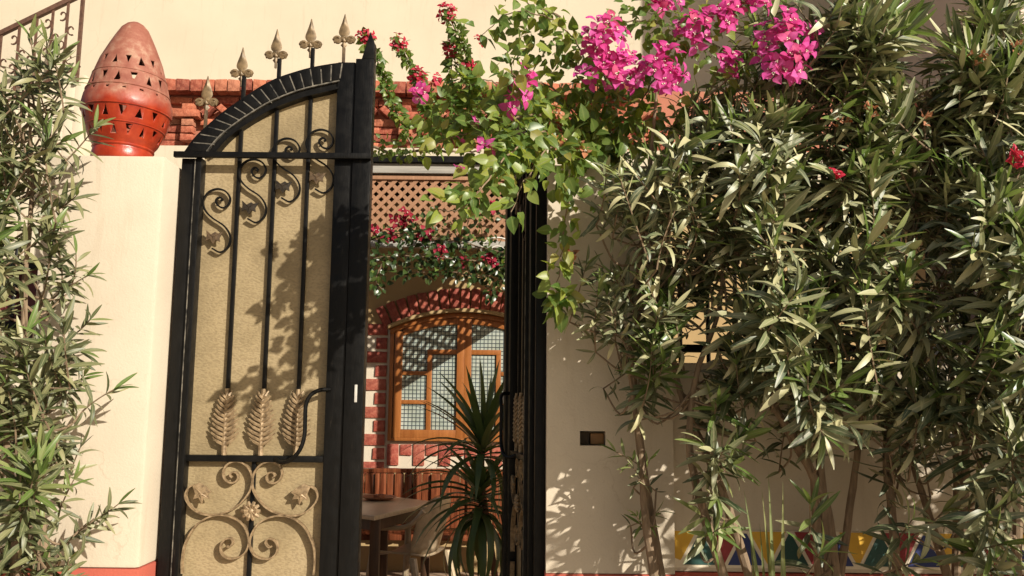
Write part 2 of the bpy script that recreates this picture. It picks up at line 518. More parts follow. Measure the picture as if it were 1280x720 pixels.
# ------------------------------------------------------------------ the setting: ground and floors
GZ = 0.0
CF = 0.12                                   # the courtyard lies one step above the lane
b = MB(); b.box((-400, -400, -0.3), (400, 400, GZ - 0.03))
tag(b.build('ground', 'sand', smooth=0), kind='structure')
XJ_L = at(221, 300, 0).x                    # right face of the left pillar
XJ_R = at(684, 420, -0.23).x                # left face of the right pillar
YF = -0.23                                  # front face of the pillars
YW = 4.0                                    # courtyard wall of the house
b = MB(); b.box((-6, 0.3, -0.04), (4.1, YW, CF))
tag(b.build('courtyard_floor', 'tile_floor', smooth=0), kind='structure')
b = MB(); b.box((XJ_L, -0.45, -0.04), (XJ_R, 0.3, 0.06))
tag(b.build('threshold_step', 'mortar', bev=0.01), kind='structure')

# ------------------------------------------------------------------ pillars and garden walls
ZTOP = at(150, 194, YF).z
ZDADO = at(760, 717, YF).z
XPL = at(44, 360, YF).x
XPR = at(842, 580, YF).x
lp = empty('gate_pillar', (XJ_L - 0.4, 0, 0), 'smooth cream plastered gate pillar carrying the pierced clay lantern', 'pillar')
b = MB(); b.box((XPL, YF, ZDADO), (XJ_L, 0.25, ZTOP)); b.build('shaft', 'cream', lp, bev=0.018)
b = MB(); b.box((XPL - 0.004, YF - 0.006, 0), (XJ_L + 0.004, 0.256, ZDADO - 0.002)); b.build('painted_base', 'red_dado', lp, bev=0.008)

rp = empty('gate_pillar', (XJ_R + 0.3, 0, 0), 'shaded cream gate pillar with a small rectangular recess beside the oleander', 'pillar')
h0, h1 = at(725, 557, YF), at(757, 539, YF)
ZTR = at(750, 207, YF).z
b = MB()
xs = [XJ_R, h0.x, h1.x, XPR]; zs = [ZDADO, h0.z, h1.z, ZTR]
V_ = [(x, YF, z) for z in zs for x in xs]
F_ = [(i + 4 * j, i + 1 + 4 * j, i + 5 + 4 * j, i + 4 + 4 * j) for j in range(3) for i in range(3) if not (i == 1 and j == 1)]
k = len(V_)
V_ += [(h0.x, YF + 0.10, h0.z), (h1.x, YF + 0.10, h0.z), (h1.x, YF + 0.10, h1.z), (h0.x, YF + 0.10, h1.z)]
q = [5, 6, 10, 9]
F_ += [(q[i], q[(i + 1) % 4], k + (i + 1) % 4, k + i) for i in range(4)] + [(k, k + 1, k + 2, k + 3)]
k2 = len(V_)
V_ += [(xs[0], 0.25, zs[0]), (xs[3], 0.25, zs[0]), (xs[3], 0.25, zs[3]), (xs[0], 0.25, zs[3])]
F_ += [(0, 4, 8, 12, k2 + 3, k2), (3, k2 + 1, k2 + 2, 15, 11, 7), (12, 13, 14, 15, k2 + 2, k2 + 3), (0, k2, k2 + 1, 3, 2, 1), (k2, k2 + 3, k2 + 2, k2 + 1)]
b.add(V_, F_); b.build('shaft', 'cream', rp, smooth=30)
b = MB(); b.box((XJ_R - 0.004, YF - 0.006, 0), (XPR + 0.004, 0.256, ZDADO - 0.002)); b.build('painted_base', 'red_dado', rp, bev=0.008)
b = MB(); b.box((h0.x + 0.055, YF + 0.04, h0.z + 0.005), (h1.x - 0.004, YF + 0.095, h1.z - 0.012)); b.build('recess_box', 'hole_yellow', rp, bev=0.004)
b = MB(); b.box((h0.x + 0.004, YF + 0.06, h0.z + 0.004), (h0.x + 0.05, YF + 0.096, h1.z - 0.006)); b.build('recess_dark_block', 'dark_hole', rp, bev=0.004)  # dark block put in to colour the shade inside the recess

b = MB(); b.box((XJ_R - 0.055, -0.13, 0.06), (XJ_R - 0.001, -0.01, at(700, 203, 0).z)); b.build('hinge_post', 'black', rp, bev=0.005)
ZLOW = at(1000, 455, -0.15).z
YWF = YF + 0.07
gw = empty('garden_wall', (3.0, 0, 0), 'low cream garden wall with a band of painted triangles behind the oleanders', 'wall')
b = MB(); b.box((XPR + 0.002, YWF, ZDADO), (6.5, 0.1, ZLOW)); b.build('wall_face', 'cream', gw, bev=0.01)
b = MB(); b.box((XPR + 0.006, YWF - 0.006, 0), (6.5, 0.106, ZDADO - 0.002)); b.build('painted_base', 'red_dado', gw, bev=0.006)
zt0, zt1 = at(1000, 707, YWF).z, at(1000, 665, YWF).z
bnd = MB(); bnd.box((XPR + 0.01, YWF - 0.003, zt0 - 0.014), (5.2, YWF + 0.01, zt1 + 0.004))
bo = bnd.build('triangle_band', 'p_white', gw, smooth=0)
seq = ['p_yellow', 'p_green', 'p_red', 'p_blue']
x0 = at(838, 690, YWF).x; step = (at(990, 690, YWF).x - at(878, 690, YWF).x) / 4
for i in range(26):
    cx = x0 + step * i + step * 0.35
    up = i % 2 == 1
    w = step * 0.80
    if up:
        tri = [(cx - w, zt0), (cx + w, zt0), (cx + 0.006, zt1 - 0.01), (cx - 0.006, zt1 - 0.01)]
    else:
        tri = [(cx - 0.006, zt0 + 0.008), (cx + 0.006, zt0 + 0.008), (cx + w, zt1), (cx - w, zt1)]
    if i == 0:
        tri = [(x0, zt0 + 0.04), (cx + 0.01, zt0 + 0.02), (cx + w, zt1), (x0, zt1)]
    b = MB(); b.prism(tri, YWF - 0.006, YWF - 0.002)
    b.build('painted_triangle', {0: 'p_yellow', 1: 'p_green', 2: 'p_red', 3: 'p_blue'}[i % 4], bo, smooth=0)

gl_ = empty('garden_wall', (-4.0, 0, 0), 'low cream garden wall behind the leafy shrub at the left edge', 'wall')
ZLOWL = at(20, 425, -0.15).z
b = MB(); b.box((-6.5, YWF, ZDADO), (XPL - 0.002, 0.1, ZLOWL)); b.build('wall_face', 'cream', gl_, bev=0.01)
b = MB(); b.box((-6.5, YWF - 0.006, 0), (XPL - 0.006, 0.106, ZDADO - 0.002)); b.build('painted_base', 'red_dado', gl_, bev=0.006)

def fence(name, label, xa, xb, z0, z1, backing=None):
    f = empty(name, ((xa + xb) / 2, -0.03, z0), label, 'fence')
    b = MB(); b.box((xa, -0.05, z0 + 0.06), (xb, -0.01, z0 + 0.10)); b.build('rail', 'black', f)
    b = MB(); b.box((xa, -0.05, z1 - 0.16), (xb, -0.01, z1 - 0.12)); b.build('rail', 'black', f)
    x = xa + 0.06
    while x < xb - 0.03:
        b = MB(); b.tube([(x, -0.03, z0), (x, -0.03, z1 - 0.06), (x, -0.03, z1)], [0.011, 0.011, 0.002], 6)
        b.lathe([(0.011, -0.03), (0.03, -0.008), (0.03, 0.008), (0.011, 0.03)], 8, (x, -0.03, (z0 + z1) / 2))
        b.build('bar', 'black', f)
        x += 0.145
    if backing:
        b = MB(); b.box((xa, 0.0, z0 + 0.02), (xb, 0.01, z1 - 0.1)); b.build('dark_opening_sheet', backing, f)  # added dark sheet: its colour stands in for the unlit opening behind
    return f
fence('iron_fence', 'black iron bar fence behind the oleanders on the right', XPR + 0.02, 5.0, ZLOW, at(900, 205, 0).z)
fence('iron_fence', 'iron fence with an added dark sheet for the unlit opening behind the shrub at the left edge', -6.0, XPL - 0.02, ZLOWL, at(20, 300, 0).z, 'maroon')

# ------------------------------------------------------------------ the house behind the courtyard
house = empty('courtyard_house', (-1, YW, 0), 'cream two storey house with red brick cornice and arched wooden window', 'house')
zf0, zf1 = at(400, 184, YW).z, at(400, 104, YW).z       # brick cornice
zoch = at(500, 230, YW).z
XHL = at(128, 150, YW).x
b = MB(); b.box((XHL, YW, 0), (4.15, YW + 0.3, zoch)); wall = b.build('wall', 'ochre', house, smooth=0)
b = MB(); b.box((XHL, YW - 0.004, zoch + 0.001), (4.15, YW + 0.3, zf0)); b.build('wall_band', 'cream_far', house, smooth=0)
YU = 6.0
b = MB(); b.box((-9, YU, 0), (7, YU + 0.3, 9)); b.build('upper_wall', 'cream_far', house, smooth=0)
b = MB(); b.box((XHL, YW + 0.3, zf0 - 0.2), (4.15, YU, zf0 - 0.05)); b.build('terrace_slab', 'mortar', house, smooth=0)

# brick cornice: every brick a piece on a recessed backing
b = MB(); b.box((XHL, YW + 0.10, zf0 + 0.002), (4.15, YW + 0.3, zf1 - 0.01))
corn = b.build('brick_cornice', 'mortar_red', house, smooth=0)
HB = (zf1 - zf0)
def brick_set(sz, n, mname, bev=0.005, jit=0.007):
    return [rough_box(sz, bev, 100 + i + int(sz[0] * 1000), jit).mesh('brick', mname, bev, 30) for i in range(n)]
bw, bh = 0.118, 0.070
m_head = brick_set((bw, 0.16, HB * 0.185), 4, 'brick')
m_str = brick_set((0.225, 0.10, bh), 4, 'brick')
m_half = brick_set((0.118, 0.10, bh), 4, 'brick')
m_corb = brick_set((0.255, 0.14, bh * 1.1), 3, 'brick')
def put_brick(ms, x, y, z, ry=0.0, parent=corn):
    off = -worldloc(parent)
    r_ = rng.uniform
    mt = Matrix.Translation(off + Vector((x + r_(-.004, .004), y + r_(-.006, .006), z + r_(-.003, .003)))) @ Euler((r_(-.02, .02), ry + r_(-.02, .02), r_(-.03, .03))).to_matrix().to_4x4()
    return inst('brick', rng.choice(ms), parent, mt)
def wx(px):
    return at(px, 150, YW).x
xa, xb = wx(136), wx(800)
x = xa
while x < xb:                                          # projecting header course
    put_brick(m_head, x, YW - 0.03, zf1 - HB * 0.10); x += bw + 0.010
x = xa
k = 0
while x < xb:                                          # course under it, set back, broken by tilted bricks
    put_brick(m_str, x, YW + 0.075, zf1 - HB * 0.27); x += 0.236
per = wx(303) - wx(235)
cx = wx(235) - per
while cx < xb:
    for s in (-1, 1):                                  # the tilted bricks between the corbels
        put_brick(m_half, cx + per * 0.5 + s * 0.075, YW + 0.02, zf1 - HB * 0.44, s * 0.72)
    put_brick(m_half, cx, YW + 0.02, zf1 - HB * 0.40)
    put_brick(m_corb, cx, YW - 0.01, zf1 - HB * 0.52)
    for r_ in range(3):
        put_brick(m_half, cx + 0.008, YW - 0.004, zf1 - HB * 0.52 - 0.083 - r_ * 0.079)
    for r_ in range(4):
        for q in range(2):
            put_brick(m_str if q else m_half, cx + per * (0.33 + 0.30 * q + (0.08 if r_ % 2 else 0)), YW + 0.085, zf1 - HB * 0.60 - r_ * 0.079)
    cx += per

# arched casement window
wl_, wr_ = at(487, 480, YW).x, at(673, 480, YW).x
wc = (wl_ + wr_) / 2
wz0 = at(520, 551, YW).z
wsp = at(490, 412, YW).z                               # spring of the arch
wtop = at(580, 392, YW).z
hw = (wr_ - wl_) / 2
rise = wtop - wsp
RA = (hw * hw + rise * rise) / (2 * rise)
def arch_z(x, off=0.0):
    r_ = RA + off
    return wtop - RA + math.sqrt(max(r_ * r_ - (x - wc) ** 2, 0))
win = empty('window', (0, 0, 0)); win.parent = house; win.location = Vector((wc, YW, wz0)) - Vector(house.location)
def arch_strip(x0, x1, z_lo, off_hi, n=12):
    """polygon with straight bottom (z_lo number) and arched top"""
    P = [(x0, z_lo), (x1, z_lo)]
    for i in range(n + 1):
        x = x1 + (x0 - x1) * i / n
        P.append((x, arch_z(x, off_hi)))
    return P
def arch_band(x0, x1, o0, o1, n=14):
    a = [(x0 + (x1 - x0) * i / n, arch_z(x0 + (x1 - x0) * i / n, o0)) for i in range(n + 1)]
    c = [(x1 + (x0 - x1) * i / n, arch_z(x1 + (x0 - x1) * i / n, o1)) for i in range(n + 1)]
    return a + c
mp_ = 1.0 / (at(600, 480, YW).x - at(599, 480, YW).x)  # px per metre on this wall
pm = 1.0 / mp_
b = MB(); b.prism(arch_strip(wl_ - 2.5 * pm, wr_ + 2.5 * pm, wz0 - 2.5 * pm, 2.5 * pm), YW - 0.022, YW - 0.001); b.build('surround', 'cream', win)
fr = MB()
fr.box((wl_, YW - 0.06, wz0), (wl_ + 5 * pm, YW - 0.015, arch_z(wl_ + 1 * pm)))
fr.box((wr_ - 5 * pm, YW - 0.06, wz0), (wr_, YW - 0.015, arch_z(wr_ - 1 * pm)))
fr.box((wl_ + 5 * pm, YW - 0.06, wz0), (wr_ - 5 * pm, YW - 0.015, wz0 + 4 * pm))
fr.build('frame', 'wood_window', win, bev=0.005)
b = MB(); b.prism(arch_band(wl_, wr_, -6 * pm, 0), YW - 0.075, YW - 0.015); b.build('arch_head', 'wood_window', win, bev=0.004)
b = MB(); b.prism(arch_band(wl_ - 2 * pm, wr_ + 2 * pm, 0.004, 5 * pm), YW - 0.14, YW - 0.012); b.build('hood', 'ochre', win, bev=0.004)
b = MB(); b.prism(arch_strip(wl_ + 5 * pm, wr_ - 5 * pm, wz0 + 3 * pm, -7 * pm), YW - 0.03, YW - 0.024); b.build('pane', 'glass', win, smooth=0)
def bar_x(x0, x1, z0, z1, d=0.055):
    b = MB(); b.box((x0, YW - d, z0), (x1, YW - 0.029, z1)); return b
for s in (-1, 1):
    X = lambda px: wc + s * (580 - px) * pm * -1 * -1 if False else wc - s * (580 - px) * pm
    zz = lambda py: at(530, py, YW).z
    cas = bar_x(X(580) - s * -0.001, X(571), wz0 + 4 * pm, arch_z(X(575), -6 * pm)).build('meeting_stile', 'wood_window', win, bev=0.004)
    bar_x(X(493), X(503), wz0 + 4 * pm, arch_z(X(493), -5 * pm)).build('stile', 'wood_window', win, bev=0.004)
    b = MB(); b.prism(arch_band(min(X(503), X(571)), max(X(503), X(571)), -14 * pm, -6.2 * pm), YW - 0.055, YW - 0.029); b.build('top_rail', 'wood_window', win, bev=0.004)
    bar_x(X(503), X(571), wz0 + 4 * pm, zz(537)).build('bottom_rail', 'wood_window', win, bev=0.004)
    bar_x(X(534), X(540), zz(537), zz(443), 0.048).build('muntin', 'wood_window', win, bev=0.003)
    bar_x(X(534), X(571), zz(443), zz(437), 0.050).build('muntin', 'wood_window', win, bev=0.003)
    bar_x(X(503), X(534), zz(469), zz(464), 0.048).build('muntin', 'wood_window', win, bev=0.003)
    bar_x(X(503), X(534), zz(505), zz(500), 0.048).build('muntin', 'wood_window', win, bev=0.003)

# painted brick surround: quoins, sill soldiers and arch voussoirs on a pale field
fld0 = at(430, 585, YW).z
b = MB(); b.box((at(425, 500, YW).x, YW - 0.008, fld0), (wr_ + 0.45, YW - 0.0005, wz0 - 2.6 * pm)); b.build('brick_field', 'cream', house, smooth=0)
b = MB(); b.box((at(425, 500, YW).x, YW - 0.0081, wz0 - 2.6 * pm + .001), (wl_ - 2.6 * pm, YW - 0.0006, wsp + 0.02)); fieldl = b.build('brick_field', 'cream', house, smooth=0)
def one_brick(x0, x1, z0, z1, d=0.020):
    b = rough_box((abs(x1 - x0), d, abs(z1 - z0)), 0.004, rng.randint(0, 9999), 0.0025)
    me = b.mesh('brick', 'brick_red', 0.004, 30)
    return inst('brick', me, wall, Matrix.Translation(Vector(((x0 + x1) / 2, YW - 0.008 - d / 2 + 0.004, (z0 + z1) / 2)) - worldloc(wall)))
y = 405.0; full = True
while y < 578:
    hgt = 14.5
    za, zb = at(470, y, YW).z, at(470, y + hgt - 0.5, YW).z
    if full:
        one_brick(at(455.5, 480, YW).x, at(483.0, 480, YW).x, za, zb)
        one_brick(at(420, 480, YW).x, at(453.5, 480, YW).x, za, zb)
    else:
        one_brick(at(469, 480, YW).x, at(483.0, 480, YW).x, za, zb)
    y += 17.2; full = not full
x = 484.5; full = True
while x < 690:
    w = 14.0
    za = at(520, 555.5, YW).z
    zb = at(520, 582 if full else 569, YW).z
    one_brick(at(x, 560, YW).x, at(x + w, 560, YW).x, za, zb)
    x += w + 2.2; full = not full
nv = 17
for i in range(nv):                                     # soldier arch over the window
    a0 = -0.60 + 1.2 * (i + 0.5) / nv
    amax = math.asin(min(0.98, (hw + 12 * pm) / (RA + 12 * pm)))
    a = a0 / 0.60 * amax
    bl = 26 * pm; wdt = 2 * amax * (RA + 8 * pm) / nv - 0.012
    me = rough_box((wdt, 0.05, bl), 0.006, 500 + i, 0.004).mesh('brick', 'brick_red', 0.006, 30)
    rr_ = RA + 5.5 * pm + bl / 2
    p = Vector((wc + math.sin(a) * rr_, YW - 0.02, wtop - RA + math.cos(a) * rr_))
    inst('brick', me, wall, Matrix.Translation(p - worldloc(wall)) @ Matrix.Rotation(a, 4, 'Y'))

# neighbouring building on the right: its side wall is turned away from the sun
nb = empty('neighbour_building', (5.5, 5, 0), 'tall taupe neighbouring house behind the oleanders, upper right', 'house')
b = MB(); b.box((4.6, 3.0, 0), (9, 12, 9)); b.build('wall', 'taupe', nb, smooth=0)
b = MB(); b.box((4.55, 2.95, 9), (9.1, 12.1, 9.2)); b.build('roof', 'mortar', nb, smooth=0)

# stairs with iron railing up the house, upper left
st = empty('stair_railing', at(60, 100, 5.2), 'rust brown wrought iron stair railing with scrolls, upper left corner', 'railing')
YS = 5.2
def S3(px, py, y=YS):
    return at(px, py, y)
b = MB(); b.bar([(S3(-40, 62).x, S3(-40, 62).z), (S3(100, -6).x, S3(100, -6).z)], 0.055, YS - 0.03, YS + 0.03); b.build('handrail', 'rust', st, bev=0.008)
b = MB(); p0, p1 = S3(106, -30), S3(100, 100); b.box((p0.x - .018, YS - .018, p1.z - 0.02), (p0.x + .018, YS + .018, p0.z)); b.build('post', 'rust', st)
b = MB(); b.bar([(S3(-40, 150).x, S3(-40, 150).z), (S3(100, 82).x, S3(100, 82).z)], 0.03, YS - 0.012, YS + 0.012); b.build('bottom_rail', 'rust', st)
for px in (-22, 2, 25, 47, 67, 86):
    top = 62 - (px + 40) * 68 / 140
    p0, p1 = S3(px, top), S3(px, top + 88)
    b = MB(); b.box((p0.x - .012, YS - .012, p1.z), (p0.x + .012, YS + .012, p0.z)); b.build('baluster', 'rust', st)
    for k in range(4):                                   # small C scrolls beside each baluster
        cy = top + 18 + k * 18
        s = 1 if k % 2 else -1
        pts = []
        for t in range(13):
            a = t / 12 * 5.2
            r_ = 0.012 + 0.0052 * t
            pts.append((p0.x + s * (0.068 - r_ * 0.2 + r_ * math.cos(a) * 0.8) , S3(px, cy).z + r_ * math.sin(a)))
        b = MB(); b.bar(pts, 0.013, YS - 0.010, YS + 0.010); b.build('scroll', 'rust', st)
steps = empty('stairs', (S3(20, 200).x, YS + 0.5, 0), 'cream plastered outdoor stairs behind the iron railing', 'stairs')
for i in range(12):
    px = -40 + i * 12
    top = 155 - (px + 40) * 68 / 140
    p = S3(px, top)
    p2 = S3(px + 12, top)
    b = MB(); b.box((p.x, YS + 0.06, 2.0), (p2.x - 0.002, YU - 0.02, p.z)); b.build('step', 'cream_far', steps, bev=0.008)

# ------------------------------------------------------------------ pergola in the courtyard
YP = 2.6
pg = empty('pergola', (0.2, YP, 0), 'brown wooden pergola with diamond lattice panels in front of the house', 'pergola')
xl, xr = at(300, 260, YP).x, 0.165
zb_top, zb_bot = at(550, 207, YP).z, at(550, 219, YP).z
zl_top, zl_bot = at(550, 226, YP).z, at(550, 302, YP).z
b = MB(); b.box((xl, YP - 0.06, zb_bot), (xr, YP + 0.04, zb_top)); b.build('front_beam', 'beam_grey', pg, bev=0.006)
b = MB(); b.box((xl, YP - 0.10, zb_top + 0.002), (xr + 0.05, YW - 0.01, zb_top + 0.055)); b.build('roof', 'black', pg, smooth=0)
b = MB(); b.box((xl, YP - 0.03, zl_top), (xr, YP + 0.03, zb_bot - 0.012)); b.build('top_rail', 'wood_lattice', pg, bev=0.005)
b = MB(); b.box((xl, YP - 0.04, zl_bot - 0.055), (xr, YP + 0.03, zl_bot)); b.build('bottom_beam', 'beam_grey', pg, bev=0.005)
b = MB(); b.box((xr - 0.04, YP - 0.04, 0), (xr + 0.04, YP + 0.03, zb_bot - 0.02)); b.build('post', 'wood_dark', pg, bev=0.005)
b = MB(); b.box((xl - 0.04, YP - 0.04, 0), (xl + 0.04, YP + 0.03, zb_bot - 0.02)); b.build('post', 'wood_dark', pg, bev=0.005)
def lattice(u0, u1, z0, z1, put, pitch=0.088):
    """diagonal strips clipped to the panel; put(u0,z0,u1,z1,layer) builds one"""
    h = z1 - z0
    n0 = int((u0 - h) / pitch) - 1
    for k in range(n0, int((u1 + h) / pitch) + 2):
        c = k * pitch
        # rising: u - z' = c with z' in 0..h
        a, bb = max(0, u0 - c), min(h, u1 - c)
        if bb - a > 0.03:
            put(c + a, z0 + a, c + bb, z0 + bb, 0)
        a, bb = max(0, c - u1), min(h, c - u0)
        if bb - a > 0.03:
            put(c - a, z0 + a, c - bb, z0 + bb, 1)
def put_front(u0, z0, u1, z1, layer):
    b = MB(); y = YP - 0.012 + layer * 0.011
    b.bar([(u0, z0), (u1, z1)], 0.030, y, y + 0.009); b.build('slat', 'wood_lattice', pg, smooth=0)
lattice(at(455, 260, YP).x, min(xr - 0.04, at(720, 260, YP).x), zl_bot, zl_top, put_front)
sp = empty('side_screen', (0, 0, 0)); sp.parent = pg; sp.location = (xr - 0.2, 0.7, 1.0)
def put_side(u0, z0, u1, z1, layer):
    b = MB(); x = xr - 0.012 + layer * 0.011
    b.bar([(u0, z0), (u1, z1)], 0.037, x, x + 0.008)
    b.v = [(p[1], p[0], p[2]) for p in b.v]
    b.build('slat', 'wood_lattice', sp, smooth=0)
ZS0 = at(660, 378, YW).z
ZS1 = ZS0 + 0.72
lattice(YP + 0.04, YW - 0.03, ZS0, ZS1, put_side, 0.125)
b = MB(); b.box((xr - 0.015, YP + 0.04, ZS1), (xr + 0.015, YW - 0.02, zb_top)); b.build('screen_board', 'wood_lattice', sp, bev=0.004)
b = MB(); b.box((xr - 0.02, YP + 0.04, ZS0 - 0.05), (xr + 0.02, YW - 0.02, ZS0)); b.build('screen_rail', 'wood_lattice', sp, bev=0.004)

# ------------------------------------------------------------------ gates
gate = empty('iron_gate', (XJ_L + 0.012, 0, 0), 'closed black iron gate leaf with arched top and ochre hammered panel', 'gate', 'pair of iron gate leaves')
GX = gate.location.x
def G(px, py):
    p = at(px, py, 0)
    return (p.x - GX, p.z)
def gu(px, py=250):
    return G(px, py)[0]
GZ0 = 0.10
zt = G(340, 199)[1]; zm = G(320, 573)[1]
sl0, sl1 = 0.004, gu(254)
sr0, srm, sr1 = gu(418), gu(441), gu(464)
def part(b, name, m, parent=None, **k):
    return b.build(name, m, parent or gate, **k)
# stiles: two ribs with a groove between
b = L(); b.box((sl0, -0.04, GZ0), (sl1 - 0.035, 0.03, zt - 0.01)); part(b, 'hinge_stile', 'black', bev=0.006)
b = L(); b.box((sl1 - 0.032, -0.055, GZ0), (sl1, 0.03, zt - 0.01)); part(b, 'hinge_stile', 'black', bev=0.006)
b = L(); b.box((sr0, -0.04, GZ0), (srm - 0.003, 0.035, G(430, 81)[1])); part(b, 'lock_stile', 'black', bev=0.006)
zp = G(462, 78)[1]; zpt = G(461, 44)[1]
b = L(); b.box((srm, -0.055, GZ0), (sr1, 0.03, zp)); part(b, 'cover_strip', 'black', bev=0.006)
b = L()
b.prism([(srm + 0.03, zp + 0.001), (sr1, zp + 0.001), (sr1, zp + 0.09), (sr1 - 0.025, zpt)], -0.05, 0.025)
part(b, 'pointed_tip', 'black', bev=0.004)
b = L(); b.box((sl1 - 0.0355, -0.0572, GZ0), (sl1 - 0.0315, -0.0545, zt - 0.02)); part(b, 'weld_seam', 'worn')
# horizontal bars
b = L(); b.box((sl0 - 0.03, -0.085, zt - 0.015), (sr1 + 0.005, -0.057, zt + 0.016)); part(b, 'transom_bar', 'black', bev=0.004)
b = L(); b.box((sl1, -0.035, zm - 0.016), (sr0, 0.02, zm + 0.016)); part(b, 'middle_bar', 'black', bev=0.004)
b = L(); b.box((sl1, -0.035, GZ0), (sr0, 0.02, GZ0 + 0.06)); part(b, 'bottom_bar', 'black', bev=0.004)
# arch
OUT = [(232, 192), (246, 173), (263, 157), (283, 140), (305, 125), (326, 111), (347, 100), (367, 93), (388, 87), (409, 83), (430, 80)]
INN = [(272, 192), (285, 177), (302, 163), (322, 150), (343, 138), (363, 130), (383, 123), (404, 118), (425, 113)]
oc = catmull([G(*p) + (0,) for p in OUT], 6)
ic = catmull([G(*p) + (0,) for p in INN], 6)
oc = [(p.x, p.y) for p in oc]; ic = [(p.x, p.y) for p in ic]
def resample(P, n):
    d = [0]
    for i in range(1, len(P)):
        d.append(d[-1] + math.hypot(P[i][0] - P[i - 1][0], P[i][1] - P[i - 1][1]))
    return [(float(np.interp(d[-1] * i / n, d, [p[0] for p in P])), float(np.interp(d[-1] * i / n, d, [p[1] for p in P]))) for i in range(n + 1)]
NS = 17
o_, i_ = resample(oc, NS * 2), resample(ic, NS * 2)
b = L()
k = len(b.v)
for y in (-0.03, 0.03):
    b.v += [(p[0], y, p[1]) for p in o_] + [(p[0], y, p[1]) for p in i_]
n = NS * 2 + 1
for t in range(NS * 2):
    b.f += [(t, t + 1, n + t + 1, n + t), (2 * n + t, 3 * n + t, 3 * n + t + 1, 2 * n + t + 1),
            (t, 2 * n + t, 2 * n + t + 1, t + 1), (n + t, n + t + 1, 3 * n + t + 1, 3 * n + t)]
b.f += [(0, n, 3 * n, 2 * n), (n - 1, 3 * n - 1, 4 * n - 1, 2 * n - 1)]
part(b, 'arch_frame', 'black', bev=0.003)
lerp = lambda a, c, t: (a[0] + (c[0] - a[0]) * t, a[1] + (c[1] - a[1]) * t)
for t in range(NS):                                     # raised plates along the arch, worn at the edges
    a0, a1 = 2 * t, 2 * t + 2
    q = [lerp(o_[a0], i_[a0], 0.06), lerp(o_[a1], i_[a1], 0.06), lerp(o_[a1], i_[a1], 0.70), lerp(o_[a0], i_[a0], 0.70)]
    cx_, cz_ = sum(p[0] for p in q) / 4, sum(p[1] for p in q) / 4
    q = [(cx_ + (p[0] - cx_) * 0.93, cz_ + (p[1] - cz_) * 0.95) for p in q]
    b = L(); b.prism(q, -0.042, -0.031); part(b, 'arch_plate', 'black', bev=0.003)
    b = L(); b.bar([lerp(o_[a1], i_[a1], 0.1 + 0.1 * rng.random()), lerp(o_[a1], i_[a1], 0.62 + 0.2 * rng.random())], 0.006, -0.0445, -0.032); part(b, 'arch_rib', 'worn')
rim = [lerp(o_[t], i_[t], 0.74) for t in range(n)]
b = L(); b.bar(rim, 0.007, -0.046, -0.031); part(b, 'arch_rim', 'worn')
rim = [lerp(o_[t], i_[t], 1.0) for t in range(n)]
b = L(); b.bar(rim, 0.012, -0.045, 0.03); part(b, 'arch_rim', 'black')
# hammered sheet
low = [(sl1 - 0.01, GZ0 + 0.03), (sr0 + 0.01, GZ0 + 0.03), (sr0 + 0.01, ic[-1][1])] + [ic[i] for i in range(len(ic) - 1, -1, -3)] + [(sl1 - 0.01, ic[0][1])]
b = L(); b.prism(low, 0.0125, 0.018); part(b, 'sheet_panel', 'sheet', smooth=0)
# vertical bars, spear tips, wheat ears
def spear(cx, cz, s, mname='old_bronze'):
    half = [(1.6, 0), (1.6, 7), (4.5, 10.5), (1.8, 14), (4.2, 14.5), (5.5, 16), (5.5, 19), (4.0, 21), (4.4, 22.5), (6.6, 25), (7.4, 28), (7.0, 31), (5.4, 36), (3.4, 42), (1.7, 48), (0.5, 53)]
    out = [(x, z) for x, z in half] + [(-x, z) for x, z in reversed(half)]
    n_ = len(out); m_ = len(half)
    b = L()
    k_ = len(b.v)
    th = 3.0
    for x, z in out:
        b.v.append((cx + x * s, -0.004, cz + z * s))
    for y in (-1, 1):
        for x, z in half:
            b.v.append((cx, -0.004 + y * th * s * (0.45 + 0.5 * min(1, x / 6)), cz + z * s))
    for i in range(m_ - 1):
        for side in (0, 1):
            a_, c_ = (i, i + 1) if side == 0 else (n_ - 1 - i, n_ - 2 - i)
            for lay in (0, 1):
                e_ = n_ + lay * m_ + i
                b.f.append((a_, c_, e_ + 1, e_))
    o = part(b, 'spear_tip', mname, smooth=50)
    d = L()
    for sgn in (-1, 1):                                  # rolled volutes
        pts_ = []
        for q_ in range(15):
            a_ = R(200 - q_ * 31)
            r_ = (5.0 - 0.2 * q_) * s
            pts_.append((cx + sgn * (8.6 * s - r_ * math.cos(a_ + math.pi) * -1), -0.006, cz + 17.0 * s + r_ * math.sin(a_)))
        d.tube([(cx, -0.006, cz + 20.0 * s)] + pts_, [2.5 * s] * 8 + [2.0 * s] * 8, 6)
    part(d, 'volute', mname, o)
    return o
PXM = 1.0 / (at(301, 250, 0).x - at(300, 250, 0).x)
s_ = 1.0 / PXM * 0.98
bars = [(302, 295), (346, 338), (388, 381)]
tips = [(258, 138, 0.98), (302, 102, 0.98), (345, 79, 0.98), (388, 66, 0.98), (430, 60, 0.98)]
for (px, py, k_) in tips:
    # the photo's tip base in pixels; bars rise to meet it
    x_, z_ = G(px, py)
    sc_ = s_
    spear(x_, z_ - 0.03, sc_)
for idx, (px, _) in enumerate(bars):
    x_ = gu(px - 5, 250) + 0.002
    zt_ = G(px, {302: 100, 346: 78, 388: 65}[px])[1]
    z0_ = G(px - 22, 496)[1]
    b = L(); b.box((x_ - 0.010, -0.012, z0_), (x_ + 0.010, 0.008, zt_ + 0.02)); part(b, 'upright_bar', 'black', bev=0.003)
x_, z_ = G(258, 138); b = L(); b.box((x_ - 0.008, -0.01, G(258, 172)[1]), (x_ + 0.008, 0.006, z_)); part(b, 'upright_bar', 'dark_bronze', bev=0.002)
